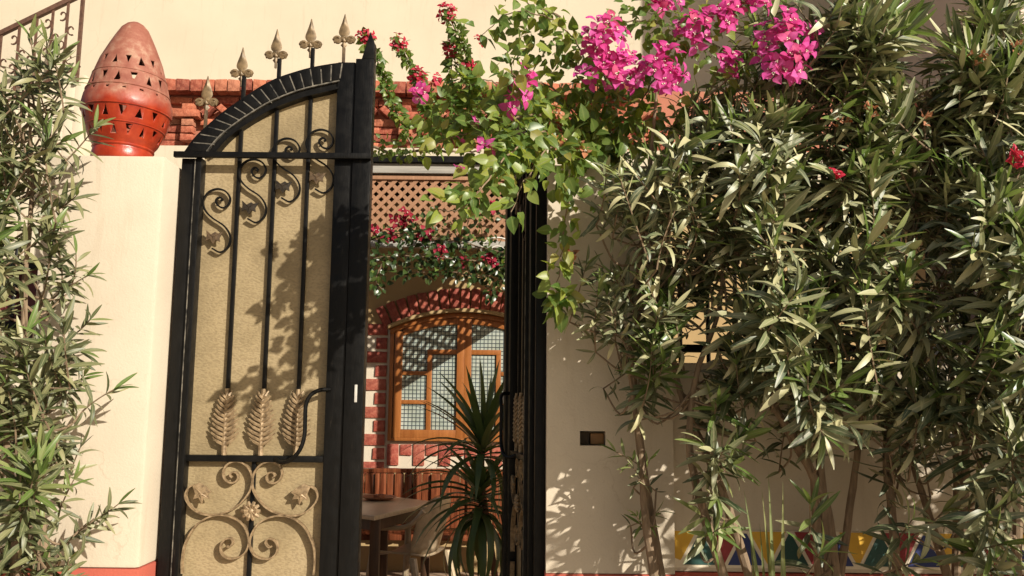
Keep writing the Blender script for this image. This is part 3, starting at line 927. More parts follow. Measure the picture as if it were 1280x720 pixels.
x_, z_ = G(430, 60); b = L(); b.box((x_ - 0.008, -0.01, G(430, 82)[1]), (x_ + 0.008, 0.006, z_)); part(b, 'upright_bar', 'dark_bronze', bev=0.002)
zw0, zw1 = G(320, 569)[1], G(320, 486)[1]
for px in bars:
    x_ = gu(px[0] - 5, 250) + 0.002
    hgt = zw1 - zw0
    b = L(); b.tube([(x_, -0.014, zw0), (x_, -0.016, zw0 + hgt * 0.6), (x_, -0.014, zw1)], [0.014, 0.011, 0.012], 8)
    b.prism([(x_ - 0.028, zw0 + hgt * .16), (x_ + 0.028, zw0 + hgt * .16), (x_ + 0.05, zw0 + hgt * .42), (x_ + 0.028, zw0 + hgt * .82), (x_, zw0 + hgt), (x_ - 0.028, zw0 + hgt * .82), (x_ - 0.05, zw0 + hgt * .42)], -0.010, -0.002)
    ear = part(b, 'wheat_ear', 'bronze')
    for q_ in range(11):
        t = q_ / 10
        zc = zw0 + hgt * (0.15 + 0.70 * t)
        wdt = 0.072 * (1 - 0.62 * t) if q_ > 2 else 0.072
        wdt = (0.060, 0.072, 0.074, 0.066, 0.070, 0.062, 0.056, 0.050, 0.044, 0.037, 0.028)[q_]
        d = L()
        for sg in (-1, 1):
            p0, p1, p2 = Vector((x_, -0.020, zc)), Vector((x_ + sg * wdt * 0.5, -0.026, zc + 0.016)), Vector((x_ + sg * wdt, -0.018, zc + 0.040))
            d.tube([p0, p1, p2], [0.008, 0.0085, 0.004], 5)
        part(d, 'grain', 'bronze', ear)
# S scrolls with ivy leaves between the bars
def ivy(cx, cz, s, mname, flip=1):
    pts = [(0, -9), (3, -4), (8, -6), (7, -1), (11, 6), (5, 4), (2, 6), (-3, 3), (-9, 8), (-8, 2), (-9, -5), (-4, -3)]
    b = L(); b.prism([(cx + flip * p[0] * s, cz + p[1] * s) for p in (pts if flip > 0 else pts[::-1])], -0.026, -0.014)
    d = L()
    for p in ((9, 5), (-8, 6), (0, -7)):
        d.tube([(cx, -0.026, cz), (cx + flip * p[0] * s, -0.025, cz + p[1] * s)], [0.004, 0.001], 5)
    o = part(b, 'ivy_leaf', mname, bev=0.003)
    part(d, 'leaf_vein', mname, o)
for (ox, oy, mm) in ((0, 0, 'dark_bronze'), (44.5, -37, 'iron_leaf'), (86.5, -63, 'iron_leaf'), (128.5, -74, 'dark_bronze')):
    pts = [(277, 252), (279, 249.5), (275, 247.5), (271, 251.5), (274, 258), (281, 260.5), (287, 256), (288.5, 248), (283, 240), (272.6, 237), (262, 241), (255.8, 250), (255.2, 257), (258.5, 265), (267, 273.5), (281, 283), (288.5, 295), (287, 308), (277, 316), (266, 311)]
    lp_ = [G(x + ox, y + oy) for x, y in pts]
    lp_ = [(q.x, q.y) for q in catmull([(x, y, 0) for x, y in lp_], 4)]
    b = L(); b.bar(lp_, 0.0085, -0.020, -0.004); part(b, 'scroll', 'black', smooth=50)
    cx_, cz_ = G(268.5 + ox, 297 + oy)
    ivy(cx_, cz_, 1 / PXM * 1.05, mm)
# lower scrolls
def LZ(p):
    return G(220 + p[0] / 4.8, 570 + p[1] / 4.8)
U1 = [(345, 128), (333, 112), (347, 95), (370, 98), (382, 122), (370, 148), (340, 159), (305, 142), (290, 98), (315, 50), (372, 30), (430, 55), (465, 118), (456, 200), (402, 275), (330, 325), (240, 349), (160, 343), (98, 305), (62, 245), (75, 196), (105, 174), (138, 172)]
C1 = [(313, 536), (330, 540), (350, 516), (338, 490), (300, 498), (276, 535), (284, 584), (325, 610), (382, 604), (428, 570), (447, 500), (412, 410), (332, 360), (232, 354), (130, 410), (62, 520), (42, 620), (42, 700)]
midu = (sl1 + sr0) / 2 - 0.01
zmir = LZ((0, 735))[1]
scu = (sr0 - sl1) / (LZ((868, 300))[0] - LZ((45, 300))[0]) * 0.985
lowx = LZ((464, 300))[0]
b = L(); b.box((midu - 0.011, -0.012, GZ0 + 0.05), (midu + 0.011, 0.008, zm - 0.017)); part(b, 'upright_bar', 'black', bev=0.003)
for mz in (1, -1):
    for mx_ in (1, -1):
        for nm, cv in (('scroll', U1), ('scroll', C1)):
            P = [LZ(p) for p in cv]
            P = [(midu + mx_ * (p[0] - lowx + 0.004) * scu * 1.0, p[1] if mz > 0 else 2 * zmir - p[1]) for p in P]
            P = [(q.x, q.y) for q in catmull([(x, y, 0) for x, y in P], 5)]
            b = L(); b.bar(P, 0.008, -0.030, -0.004); part(b, nm, 'bronze', smooth=50)
        # grape leaf at the end of the upper curl
        e = LZ((165, 220)); ex = midu + mx_ * (e[0] - lowx) * scu; ez = e[1] if mz > 0 else 2 * zmir - e[1]
        b = L()
        pts = [(-12, 10), (-3, 14), (6, 9), (14, 2), (9, -1), (12, -7), (4, -6), (2, -14), (-3, -6), (-10, -8), (-8, 0)]
        b.prism([(ex + mx_ * p[0] / PXM * 0.9, ez + p[1] / PXM * 0.9) for p in pts], -0.036, -0.024)
        lf = part(b, 'vine_leaf', 'bronze', bev=0.003)
        d = L()
        for p in ((12, 2), (10, -6), (2, -12), (-8, -6), (-9, 8)):
            d.tube([(ex, -0.037, ez), (ex + mx_ * p[0] / PXM * 0.85, -0.034, ez + p[1] / PXM * 0.85)], [0.006, 0.002], 5)
        part(d, 'leaf_vein', 'bronze', lf)
    zc = LZ((470, 325))[1]; zc = zc if mz > 0 else 2 * zmir - zc
    fl = L(); fl.lathe([(0.012, -0.012), (0.018, -0.004), (0.016, 0.004), (0.004, 0.012)], 12)
    fl.v = [(midu + 0.004 + p[0], -0.036 - p[2], zc + p[1]) for p in fl.v]
    ros = part(fl, 'rosette', 'bronze')
    for q_ in range(10):
        a = q_ / 10 * 2 * math.pi
        d = L(); d.tube([(midu + .004 + math.cos(a) * .010, -0.036, zc + math.sin(a) * .010), (midu + .004 + math.cos(a) * .030, -0.040, zc + math.sin(a) * .030), (midu + .004 + math.cos(a) * .048, -0.034, zc + math.sin(a) * .048)], [.005, .012, .008], 6)
        part(d, 'petal', 'bronze', ros)
# pull handle, latch
hp = [G(*p) for p in ((414, 487), (404, 488), (394, 494), (388, 506), (387, 525), (386, 545), (380, 562), (368, 574), (355, 577), (346, 573))]
ys = [-0.04, -0.085, -0.10, -0.10, -0.10, -0.10, -0.10, -0.09, -0.06, -0.03]
cp = catmull([(p[0], y, p[1]) for p, y in zip(hp, ys)], 4)
b = L(); b.tube(cp, 0.011, 8); part(b, 'pull_handle', 'black')
p = G(447, 492)
b = L(); b.box((p[0] - 0.006, -0.062, p[1] - 0.045), (p[0] + 0.008, -0.0555, p[1] + 0.045)); part(b, 'latch_plate', 'steel', bev=0.003)

g2 = copy_tree(gate)
g2.scale = (-0.93, 1, 1)
g2.location = (XJ_R - 0.040, 0.03, 0)
g2.rotation_euler = (0, 0, R(-82))
tag(g2, 'open black iron gate leaf seen edge-on against the right pillar', 'gate', 'pair of iron gate leaves')

# ------------------------------------------------------------------ pierced clay lantern on the left pillar
UY = -0.02
ub = at(153, 194, UY)
lan = empty('clay_lantern', (ub.x, UY, ZTOP), 'glazed red pierced clay lantern standing on the left gate pillar', 'lantern')
up_ = 1.0 / (at(156, 120, UY).x - at(155, 120, UY).x)
prof = [(0, 27), (6, 28), (11, 30.5), (17, 36), (23, 46), (28.5, 56), (34, 67), (38.5, 76), (43.0, 89), (44.0, 93), (46, 97), (50.0, 111), (51.2, 114.5), (53.5, 121), (55, 129), (54.8, 135), (53.4, 137.5), (50.0, 150), (48.5, 153), (47.3, 155.5), (41.5, 168), (39, 171), (36.3, 174.5), (35.5, 177), (36.5, 179.5), (37.5, 184), (37.5, 190), (36, 193.5)]
NSEG = 32
UZ = 1.12
rad = [(r_ / up_ * 0.965, (194 - z_) / up_ * UZ) for r_, z_ in prof]
b = L()
cutrows = {7: 0, 10: 1, 16: 0, 19: 1}
dotrows = {12}
for i, (r_, z_) in enumerate(rad):
    for j in range(NSEG):
        a = 2 * math.pi * j / NSEG
        b.v.append((r_ * math.cos(a), r_ * math.sin(a), z_))
def vid(i, j):
    return i * NSEG + j % NSEG
for i in range(len(rad) - 1):
    for j in range(NSEG):
        A, B_, C_, D_ = vid(i, j), vid(i, j + 1), vid(i + 1, j + 1), vid(i + 1, j)
        if i == 0:
            if j == 0:
                pass
            b.f.append((vid(0, 0), C_, D_)) if True else None
            continue
        hole = (i in cutrows and (j + cutrows[i]) % 2 == 0) or (i in dotrows and j % 2 == 0)
        if not hole:
            b.f.append((A, B_, C_, D_)); continue
        va, vb, vc, vd = [Vector(b.v[q]) for q in (A, B_, C_, D_)]
        jj = lambda: rng.uniform(-.10, .10)
        lp2 = lambda s_, t_: LP2(min(1, max(0, s_ + jj())), min(1, max(0, t_ + jj() * .6)))
        LP2 = lambda s_, t_: (va * (1 - s_) + vb * s_) * (1 - t_) + (vd * (1 - s_) + vc * s_) * t_
        k = len(b.v)
        if i in dotrows:
            T = [lp2(.3, .3), lp2(.7, .3), lp2(.7, .7), lp2(.3, .7)]
            b.v += [tuple(x) for x in T]
            b.f += [(A, B_, k + 1, k), (B_, C_, k + 2, k + 1), (C_, D_, k + 3, k + 2), (D_, A, k, k + 3)]
        elif (j // 2) % 2 == 0:
            b.v += [tuple(x) for x in (lp2(.02, .08), lp2(.98, .08), lp2(.5, .95))]
            b.f += [(A, B_, k + 1, k), (B_, C_, k + 2, k + 1), (C_, D_, k + 2), (D_, A, k, k + 2)]
        else:
            b.v += [tuple(x) for x in (lp2(.5, .05), lp2(.98, .95), lp2(.02, .95))]
            b.f += [(A, B_, k), (B_, C_, k + 1, k), (C_, D_, k + 2, k + 1), (D_, A, k, k + 2)]
body = b.build('body', 'clay', lan, smooth=45)
so = body.modifiers.new('wall', 'SOLIDIFY'); so.thickness = 0.014; so.offset = -1
bm = bmesh.new(); bm.from_mesh(body.data); bmesh.ops.remove_doubles(bm, verts=bm.verts, dist=0.0002); bmesh.ops.recalc_face_normals(bm, faces=bm.faces); bm.to_mesh(body.data); bm.free()
for zz_, rr2, th_ in ((113.5, 51.0, 0.004), (94.5, 44.8, 0.0035), (136, 54.3, 0.004), (154.3, 48.0, 0.0035), (176, 35.6, 0.008), (171.5, 37.2, 0.004)):
    r_ = rr2 / up_ * 0.965; z_ = (194 - zz_) / up_ * UZ
    b = L(); b.tube([(r_ * math.cos(a * math.pi / 24), r_ * math.sin(a * math.pi / 24), z_) for a in range(49)], th_, 6, cap=False)
    b.build('ring', 'clay', lan)
lan.rotation_euler = (0, R(1.5), R(13))

# ------------------------------------------------------------------ courtyard furniture
bn0, bn1 = at(440, 586, 3.75), at(575, 586, 3.75)
bench = empty('wooden_bench', ((bn0.x + bn1.x) / 2, 3.6, 0), 'red brown wooden bench with slatted back under the arched window', 'bench')
b = MB(); b.box((bn0.x, 3.70, bn0.z - 0.03), (bn1.x + 0.5, 3.78, bn0.z + 0.01)); b.build('top_rail', 'wood_bench', bench, bev=0.008)
b = MB(); b.box((bn0.x, 3.35, 0.50), (bn1.x + 0.5, 3.70, 0.55)); b.build('seat', 'wood_bench', bench, bev=0.008)
x = bn0.x + 0.02
while x < bn1.x + 0.46:
    w = rng.uniform(0.035, 0.095)
    b = MB(); b.box((x, 3.70 + rng.uniform(-.04, .02), 0.56), (x + w, 3.75, bn0.z - 0.031)); b.build('slat', 'wood_bench', bench, bev=0.016)
    x += w + 0.003
for xx in (bn0.x + 0.05, bn1.x + 0.4):
    for yy in (3.4, 3.62):
        b = MB(); b.box((xx, yy, CF), (xx + 0.06, yy + 0.06, 0.499)); b.build('leg', 'wood_bench', bench, bev=0.005)

TZ = 0.88
tr_, tb_, tf_ = at_z(545, 627, TZ), at_z(482, 619.5, TZ), at_z(468, 645, TZ)
dv = (tr_ - tb_)
tl_ = tf_ - dv * 0.9
table = empty('courtyard_table', ((tr_ + tl_) / 2).to_tuple()[:2] + (0,), 'pale wooden table inside the courtyard holding a brown dish', 'table')
def poly_xy(pts, z0, z1):
    b = MB(); n_ = len(pts)
    b.v = [(p[0], p[1], z0) for p in pts] + [(p[0], p[1], z1) for p in pts]
    b.f = [tuple(range(n_)), tuple(range(2 * n_ - 1, n_ - 1, -1))] + [(i, (i + 1) % n_, n_ + (i + 1) % n_, n_ + i) for i in range(n_)]
    return b
poly_xy([tr_, tb_, tb_ + (tl_ - tf_), tl_, tf_], TZ - 0.035, TZ).build('tabletop', 'wood_table', table, bev=0.008)
cen = (tr_ + tl_ + tb_ + tf_) / 4
for q in (tr_, tf_, tl_, tb_):
    p = cen + (Vector(q) - cen) * 0.82
    b = MB(); b.box((p.x - .035, p.y - .035, CF), (p.x + .035, p.y + .035, TZ - 0.036)); b.build('leg', 'wood_dark', table, bev=0.005)
ap = [cen + (Vector(q) - cen) * 0.86 for q in (tr_, tb_, tl_, tf_)]
poly_xy([(p.x, p.y) for p in ap], TZ - 0.12, TZ - 0.0365).build('apron', 'wood_dark', table)
dp = at_z(474, 625, TZ)
dish = empty('dish', (dp.x, dp.y, TZ), 'round brown dish lying on the courtyard table', 'dish')
b = L(); b.lathe([(0.05, 0.001), (0.11, 0.008), (0.15, 0.028), (0.145, 0.032), (0.10, 0.014), (0.01, 0.010)], 28); b.build('plate', 'dish', dish)
b = L(); b.lathe([(0.035, 0.0105), (0.05, 0.02), (0.052, 0.045), (0.045, 0.045), (0.04, 0.02), (0.005, 0.015)], 20); b.build('bowl', 'dish', dish)

chp = at(514, 640, 2.6)
chair = empty('garden_chair', (chp.x, 2.6, CF), 'cream moulded plastic armchair with tall back beside the courtyard table', 'chair')
def chair_sheet(rows, th):
    """rows of points (list of lists) -> double skinned sheet"""
    b = L(); nr, nc = len(rows), len(rows[0])
    b.v = [p for r_ in rows for p in r_]
    b.f = [(i * nc + j, i * nc + j + 1, (i + 1) * nc + j + 1, (i + 1) * nc + j) for i in range(nr - 1) for j in range(nc - 1)]
    return b
rows = []
for i in range(9):
    t = i / 8
    z = 0.44 + 0.44 * t
    row = []
    for j in range(11):
        s = (j / 10 - 0.5) * 2
        wv = 0.23 + 0.03 * t - (0.10 * max(0, t - 0.8) / 0.2 * abs(s) ** 4)
        row.append((s * wv, -0.22 - 0.13 * t + 0.07 * s * s, z + (0.02 if i == 8 else 0) * (1 - s * s) - (0.05 * abs(s) ** 3 if i == 8 else 0)))
    rows.append(row)
cb = chair_sheet(rows, .01).build('backrest', 'plastic', chair); mo = cb.modifiers.new('t', 'SOLIDIFY'); mo.thickness = 0.014
rows = [[((j / 8 - .5) * (0.44 + 0.04 * i / 6), -0.22 + 0.46 * i / 6, 0.43 + 0.015 * (j / 8 - .5) ** 2 * 8 - (0.02 if i == 6 else 0)) for j in range(9)] for i in range(7)]
cb = chair_sheet(rows, .01).build('seat', 'plastic', chair); mo = cb.modifiers.new('t', 'SOLIDIFY'); mo.thickness = 0.016
for s in (-1, 1):
    b = L(); b.tube(catmull([(s * 0.25, -0.30, 0.80), (s * 0.275, -0.16, 0.68), (s * 0.285, 0.05, 0.65), (s * 0.285, 0.18, 0.64), (s * 0.27, 0.22, 0.60)], 5), 0.020, 8); b.build('armrest', 'plastic', chair)
    for y0, y1 in ((0.21, 0.26), (-0.21, -0.33)):
        b = L()
        zt2 = 0.62 if y0 > 0 else 0.43
        b.tube([(s * 0.30, y1, 0.0), (s * 0.265, y0, 0.42), (s * 0.265, y0, zt2)], [0.028, 0.034, 0.024], 8); b.build('leg', 'plastic', chair)
chair.rotation_euler = (0, 0, R(62))
chair.scale = (0.9, 0.9, 0.95)

hp0 = at(617, 312, 2.45)
hoop = empty('wire_hoop', hp0, 'white curved wire hoop hanging below the pergola lattice', 'ornament')
b = L(); b.tube([(-0.10 + 0.0, 0, -0.06)] + [(0.13 * math.cos(a) * 1.0 + 0.03, 0, 0.10 * math.sin(a)) for a in np.linspace(math.pi, 0.1, 16)] + [(0.20, 0, -0.12)], 0.007, 6); b.build('outer_wire', 'white_metal', hoop)
b = L(); b.tube([(0.06 * math.cos(a) + 0.03, 0, 0.05 * math.sin(a) - 0.02) for a in np.linspace(math.pi, 0, 12)] + [(0.10, 0, -0.1)], 0.005, 6); b.build('inner_wire', 'white_metal', hoop)
b = L(); b.tube([(0.03, 0, 0.10), (0.028, 0.005, zl_bot - 0.05 - hp0.z)], 0.002, 5); b.build('hanging_wire', 'steel', hoop)

# ================================================================== plants
class Leaf:
    """one leaf blade along +y, face +z: verts, faces, (across, along) per vertex"""
    def __init__(s, name, m, prof, width, bend, fold, n=5, twist=0.0, wave=0.0):
        V_, F_, C_ = [], [], []
        y = z = 0.0
        for i in range(n + 1):
            t = i / n
            a = -bend * t
            if i:
                y += math.cos(a) / n; z += math.sin(a) / n
            w = width * prof(t)
            tw = twist * t
            zz = wave * math.sin(t * 9)
            for sx_ in (-1, 0, 1):
                up = fold * w if sx_ else 0.0
                X, Z = sx_ * w, up + zz * abs(sx_)
                V_.append((X * math.cos(tw) - Z * math.sin(tw), y - 0 * a, z + X * math.sin(tw) + Z * math.cos(tw)))
                C_.append((abs(sx_), t))
        for i in range(n):
            for j in range(2):
                p = i * 3 + j
                F_.append((p, p + 1, p + 4, p + 3))
        s.V, s.F, s.C = np.array(V_), np.array(F_), np.array(C_)
        me = bpy.data.meshes.new(name)
        me.from_pydata(V_, [], F_)
        me.shade_smooth()
        me.materials.append(M[m])
        ca = me.color_attributes.new('col', 'FLOAT_COLOR', 'POINT')
        ca.data.foreach_set('color', np.array([(0, c[0], c[1], 1) for c in C_], dtype=np.float32).ravel())
        s.me = me
        s.name, s.m = name, m
pol = lambda t: max(0.02, math.sin(math.pi * min(1, t * 0.94 + 0.03)) ** 0.75 * (1.05 - 0.25 * t))
pov = lambda t: max(0.03, (math.sin(math.pi * t ** 0.62) ** 0.85) * 1.0) if t < 0.999 else 0.02
pst = lambda t: max(0.03, min(1, 0.55 + t * 2) * (1 - t ** 3))
OLE = [Leaf('leaf', 'oleander', pol, 0.100, bd, fo, 5, tw) for bd, fo, tw in ((0.25, 0.35, 0.1), (0.6, 0.30, -0.3), (1.0, 0.25, 0.4), (0.1, 0.45, 0.0), (1.6, 0.2, 0.5), (-0.35, 0.4, -0.2))]
OLD = [Leaf('leaf', 'oleander_deep', pol, 0.095, bd, fo, 5, tw) for bd, fo, tw in ((0.25, 0.35, 0.1), (0.7, 0.30, -0.3), (1.2, 0.25, 0.4), (0.0, 0.45, 0.0))]
OLY = [Leaf('leaf', 'oleander_young', pol, 0.085, bd, fo, 5) for bd, fo in ((0.15, 0.4), (0.4, 0.3))]
VIN = [Leaf('leaf', 'vine_leaf', pov, 0.33, bd, fo, 5, tw, 0.02) for bd, fo, tw in ((0.3, 0.25, 0.1), (0.7, 0.2, -0.2), (1.0, 0.3, 0.2))]
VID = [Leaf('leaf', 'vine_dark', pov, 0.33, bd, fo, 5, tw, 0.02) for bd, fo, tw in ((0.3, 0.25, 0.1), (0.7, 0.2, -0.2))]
VIY = [Leaf('leaf', 'vine_young', pov, 0.31, bd, fo, 5, 0, 0.02) for bd, fo in ((0.4, 0.25), (0.8, 0.3))]
STR = [Leaf('leaf', 'strap', pst, 0.048, bd, 0.35, 9, tw) for bd, tw in ((0.15, 0.1), (0.6, -0.2), (1.3, 0.3), (2.0, 0.0))]
GRS = [Leaf('blade', 'grass', pst, 0.011, bd, 0.4, 8) for bd in (0.1, 0.35)]

class Foliage:
    def __init__(s):
        s.items = []                                    # (leaf, matrix)
    def put(s, leaf, pos, axis, nrm, size):
        y = Vector(axis).normalized()
        n_ = Vector(nrm)
        n_ = n_ - y * n_.dot(y)
        z = n_.normalized() if n_.length > 1e-5 else y.orthogonal().normalized()
        x = y.cross(z)
        m_ = Matrix(((x.x * size, y.x * size, z.x * size, pos[0]), (x.y * size, y.y * size, z.y * size, pos[1]), (x.z * size, y.z * size, z.z * size, pos[2]), (0, 0, 0, 1)))
        s.items.append((leaf, m_))
    def emit(s, plant, limit=300, stuff_name='foliage'):
        loc = Vector(plant.location)
        sc = []
        for i, (lf, m_) in enumerate(s.items):
            c = m_ @ Vector((0, 0.5, 0))
            px, py, d = proj(c)
            v_ = (CAM - c).normalized()
            nrm = m_.col[2].xyz.normalized()
            inside = -10 < px < 1290 and -10 < py < 730
            a = abs(v_.dot(nrm)) * (m_.col[1].xyz.length * (lf.V[:, 0].max()) ** 0.5 / d) ** 2 * (1.0 if inside else 0.0)
            sc.append((a * math.exp(-1.6 * (c.y + 0.3)), i))
        sc.sort(reverse=True)
        single = {i for a, i in sc[:limit] if a > 0}
        Tm = Matrix.Translation(-loc)
        for i in single:
            lf, m_ = s.items[i]
            inst(lf.name, lf.me, plant, Tm @ m_)
        rest = [it for i, it in enumerate(s.items) if i not in single]
        groups = {}
        for lf, m_ in rest:
            groups.setdefault(lf.m, []).append((lf, m_))
        if not rest:
            return
        Vs, Fs, Cs, Ms, k = [], [], [], [], 0
        mats = list(groups)
        r_ = random.Random(len(rest))
        for mi, mn in enumerate(mats):
            for lf, m_ in groups[mn]:
                A = np.array(m_)
                Vs.append(lf.V @ A[:3, :3].T + A[:3, 3] - np.array(loc))
                Fs.append(lf.F + k); k += len(lf.V)
                q = np.empty((len(lf.V), 4), np.float32)
                q[:, 0] = r_.random(); q[:, 1:3] = lf.C; q[:, 3] = 1
                Cs.append(q); Ms += [mi] * len(lf.F)
        Vs, Fs, Cs = np.concatenate(Vs), np.concatenate(Fs), np.concatenate(Cs)
        me = bpy.data.meshes.new(stuff_name)
        me.from_pydata(Vs.tolist(), [], Fs.tolist())
        me.shade_smooth()
        for mn in mats:
            me.materials.append(M[mn])
        me.polygons.foreach_set('material_index', np.array(Ms, np.int32))
        me.color_attributes.new('col', 'FLOAT_COLOR', 'POINT').data.foreach_set('color', Cs.ravel())
        o = bpy.data.objects.new(stuff_name, me)
        COL.objects.link(o); o.parent = plant
        o['kind'] = 'stuff'

def rv(r, s=1.0):
    while True:
        v_ = Vector((r.uniform(-1, 1), r.uniform(-1, 1), r.uniform(-1, 1)))
        if 0.05 < v_.length < 1:
            return v_.normalized() * s

def shoot(fo, r, tip, d, length, size, young=0.12, dens=1.0, droop=0.22, old=None):
    """oleander shoot: whorls of three narrow leaves, upright at the tip, spreading and drooping below"""
    d = d.normalized()
    bend = rv(r, 0.25); bend.z = -abs(bend.z) * 0.3
    base = tip - d * length
    nw = max(4, int(length / 0.030 * dens))
    ph = r.uniform(0, 6.28)
    u = d.orthogonal().normalized(); w = d.cross(u)
    yng = r.random() < young
    pts = []
    for i in range(nw):
        t = i / (nw - 1)
        p = base.lerp(tip, t) + bend * (t * (1 - t)) * length
        pts.append(p)
        ph += 1.05
        for k in range(3):
            if r.random() < 0.10 + 0.25 * (1 - t):
                continue
            a = ph + k * 2.094 + r.uniform(-.35, .35)
            rad_ = u * math.cos(a) + w * math.sin(a)
            el = R(22 + 62 * (1 - t) ** 0.8 + r.uniform(-14, 14))
            ax = d * math.cos(el) + rad_ * math.sin(el) + Vector((0, 0, -droop * (1 - t * 0.7) - r.uniform(0, .12)))
            nr = d * 0.55 + SUN_DIR * 0.8 + Vector((0, 0, 0.15)) + rv(r, 0.45)
            sz = size * (0.62 + 0.45 * math.sin(math.pi * min(1, 0.25 + 0.62 * (1 - t)))) * r.uniform(.85, 1.12)
            lib = OLY if (yng and t > 0.45) or (t > 0.88 and r.random() < .5) else (old or OLE)
            fo.put(r.choice(lib), p, ax, nr, sz)
    return base, pts

NBR = random.Random(77)
def nearest_below(trunks, p):
    best, bp = 1e9, None
    for tr in trunks:
        for q in tr:
            dz = p.z - q.z
            c = (p - q).length + (2.0 if dz < 0.10 else 0) + NBR.uniform(0, .7)
            if c < best:
                best, bp = c, q
    return bp

class Shrub:
    def __init__(s, label, base_px, seed, group=None, trunks=(), name='oleander_shrub', bark='bark'):
        s.r = random.Random(seed)
        s.fo = Foliage()
        s.old = None
        s.trunks = [catmull([at(px, py, y) for px, py, y in t], 6) for t in trunks]
        b0 = s.trunks[0][0]
        s.o = empty(name, (b0.x, b0.y, GZ - 0.03), label, 'shrub', group)
        s.bark = bark
        for t in s.trunks:
            n_ = len(t)
            b = MB()
            g0 = Vector((t[0].x + 0.02, t[0].y, GZ - 0.05))
            P = ([g0] + t) if t[0].z > 0.05 else t
            b.tube(P, [0.020 * (1 - i / len(P)) ** 0.7 + 0.003 for i in range(len(P))], 8)
            b.v = [(p[0] + 0.004 * noise.noise(Vector(p) * 14), p[1] + 0.004 * noise.noise(Vector(p) * 14 + Vector((5, 0, 0))), p[2]) for p in b.v]
            b.build('trunk', bark, s.o)
        s.tw = MB()
    def add(s, px, py, Y, d=None, length=None, size=None, young=.12, dens=1.0, droop=.22):
        r = s.r
        tip = at(px, py, Y)
        src = nearest_below(s.trunks, tip)
        if d is None:
            d = (tip - src); d.z = abs(d.z) * 0.5 + 0.35; d = d.normalized() + rv(r, 0.65) + Vector((0, -0.25, 0.1))
        length = length or r.uniform(.22, .40)
        size = size or r.choice((.13, .15, .165, .18, .20)) * r.uniform(.92, 1.08)
        base, pts = shoot(s.fo, r, tip, Vector(d), length, size, young, dens, droop, s.old)
        s.tw.tube(pts, [0.0045 - 0.002 * i / len(pts) for i in range(len(pts))], 4, cap=False)
        mid = src.lerp(base, 0.5) + rv(r, 0.05) + Vector((0, 0, -0.06))
        s.tw.tube(catmull([src, mid, base], 4), [0.0065 - 0.0003 * i for i in range(9)], 5, cap=False)
    def field(s, n, x0, x1, y0, y1, Y0, Y1, keep=None, slope=0.0, **k):
        c = 0
        while c < n:
            cx_, cy_ = s.r.uniform(x0, x1), s.r.uniform(y0, y1)
            if keep and not keep(cx_, cy_):
                continue
            cY = s.r.uniform(Y0, Y1)
            for _ in range(s.r.choice((2, 3, 4, 5))):           # shoots stand in tufts at the branch ends
                px, py = cx_ + s.r.gauss(0, 16), cy_ + s.r.gauss(0, 16)
                if keep and not keep(px, py):
                    continue
                s.add(px, py, cY + s.r.gauss(0, .05) + slope * (px - (x0 + x1) / 2), **k); c += 1
    def done(s, limit=300):
        if s.tw.v:
            s.tw.build('twigs', s.bark, s.o)['kind'] = 'stuff'
        s.fo.emit(s.o, limit)

GO = 'oleander shrubs along the garden wall'
no_bloom = lambda x, y: not (x < 1045 and y < 138)
no_gap = lambda x, y: no_bloom(x, y) and not (1128 < x < 1215 and y < 78) and not (1070 < x < 1128 and y < 8)
# -- five oleanders in front of the right wall
A = Shrub('leggy oleander with slender pale stems nearest the right gate pillar', 0, 11, GO,
          [[(826, 720, -.42), (806, 600, -.40), (792, 470, -.38), (800, 330, -.42), (815, 180, -.45), (822, 90, -.45)],
           [(818, 722, -.5), (806, 640, -.48), (800, 560, -.5), (780, 420, -.5)]])
A.field(19, 750, 880, 215, 430, -.85, -.30, size=.12)
A.field(14, 780, 880, 165, 250, -1.0, -.7, size=.125, keep=no_bloom)
for px, py, Y, d in ((792, 585, -.5, (-.5, -.2, .5)), (812, 575, -.55, (.3, -.3, .6)), (796, 645, -.5, (-.2, -.4, .3)), (770, 565, -.5, (-.7, -.1, .4)), (745, 330, -.5, (-.5, -.3, .2)), (755, 400, -.5, (-.6, -.2, .2)), (824, 640, -.45, (.5, -.3, .3))):
    A.add(px, py, Y, Vector(d), .16, .085, .5)
A.done()
B = Shrub('oleander with two pale leaning stems and bright low leaf tufts', 0, 12, GO,
          [[(938, 725, -.55), (905, 620, -.55), (880, 560, -.52), (850, 490, -.45), (838, 400, -.45), (850, 280, -.5), (868, 130, -.5)],
           [(905, 722, -.62), (880, 640, -.62), (862, 560, -.60), (870, 470, -.6), (900, 380, -.6), (905, 250, -.6)]])
B.field(20, 800, 960, 190, 420, -1.0, -.35)
B.field(26, 850, 985, 140, 235, -.90, -.60, slope=.001, keep=no_bloom)
B.field(8, 880, 960, 95, 150, -.45, -.25)
B.field(6, 820, 960, 400, 480, -.8, -.3)
for px, py, Y, d in ((895, 505, -.75, (0, -.5, .3)), (905, 560, -.8, (.1, -.5, .4)), (880, 555, -.8, (-.4, -.4, .4)), (915, 580, -.75, (.5, -.5, .2)), (895, 620, -.75, (-.1, -.6, .1)), (870, 640, -.7, (-.5, -.4, .2)), (930, 545, -.75, (.5, -.4, .4)), (900, 660, -.7, (.2, -.5, .3))):
    B.add(px, py, Y, Vector(d), .20, .15, .55, droop=.5)
B.done()
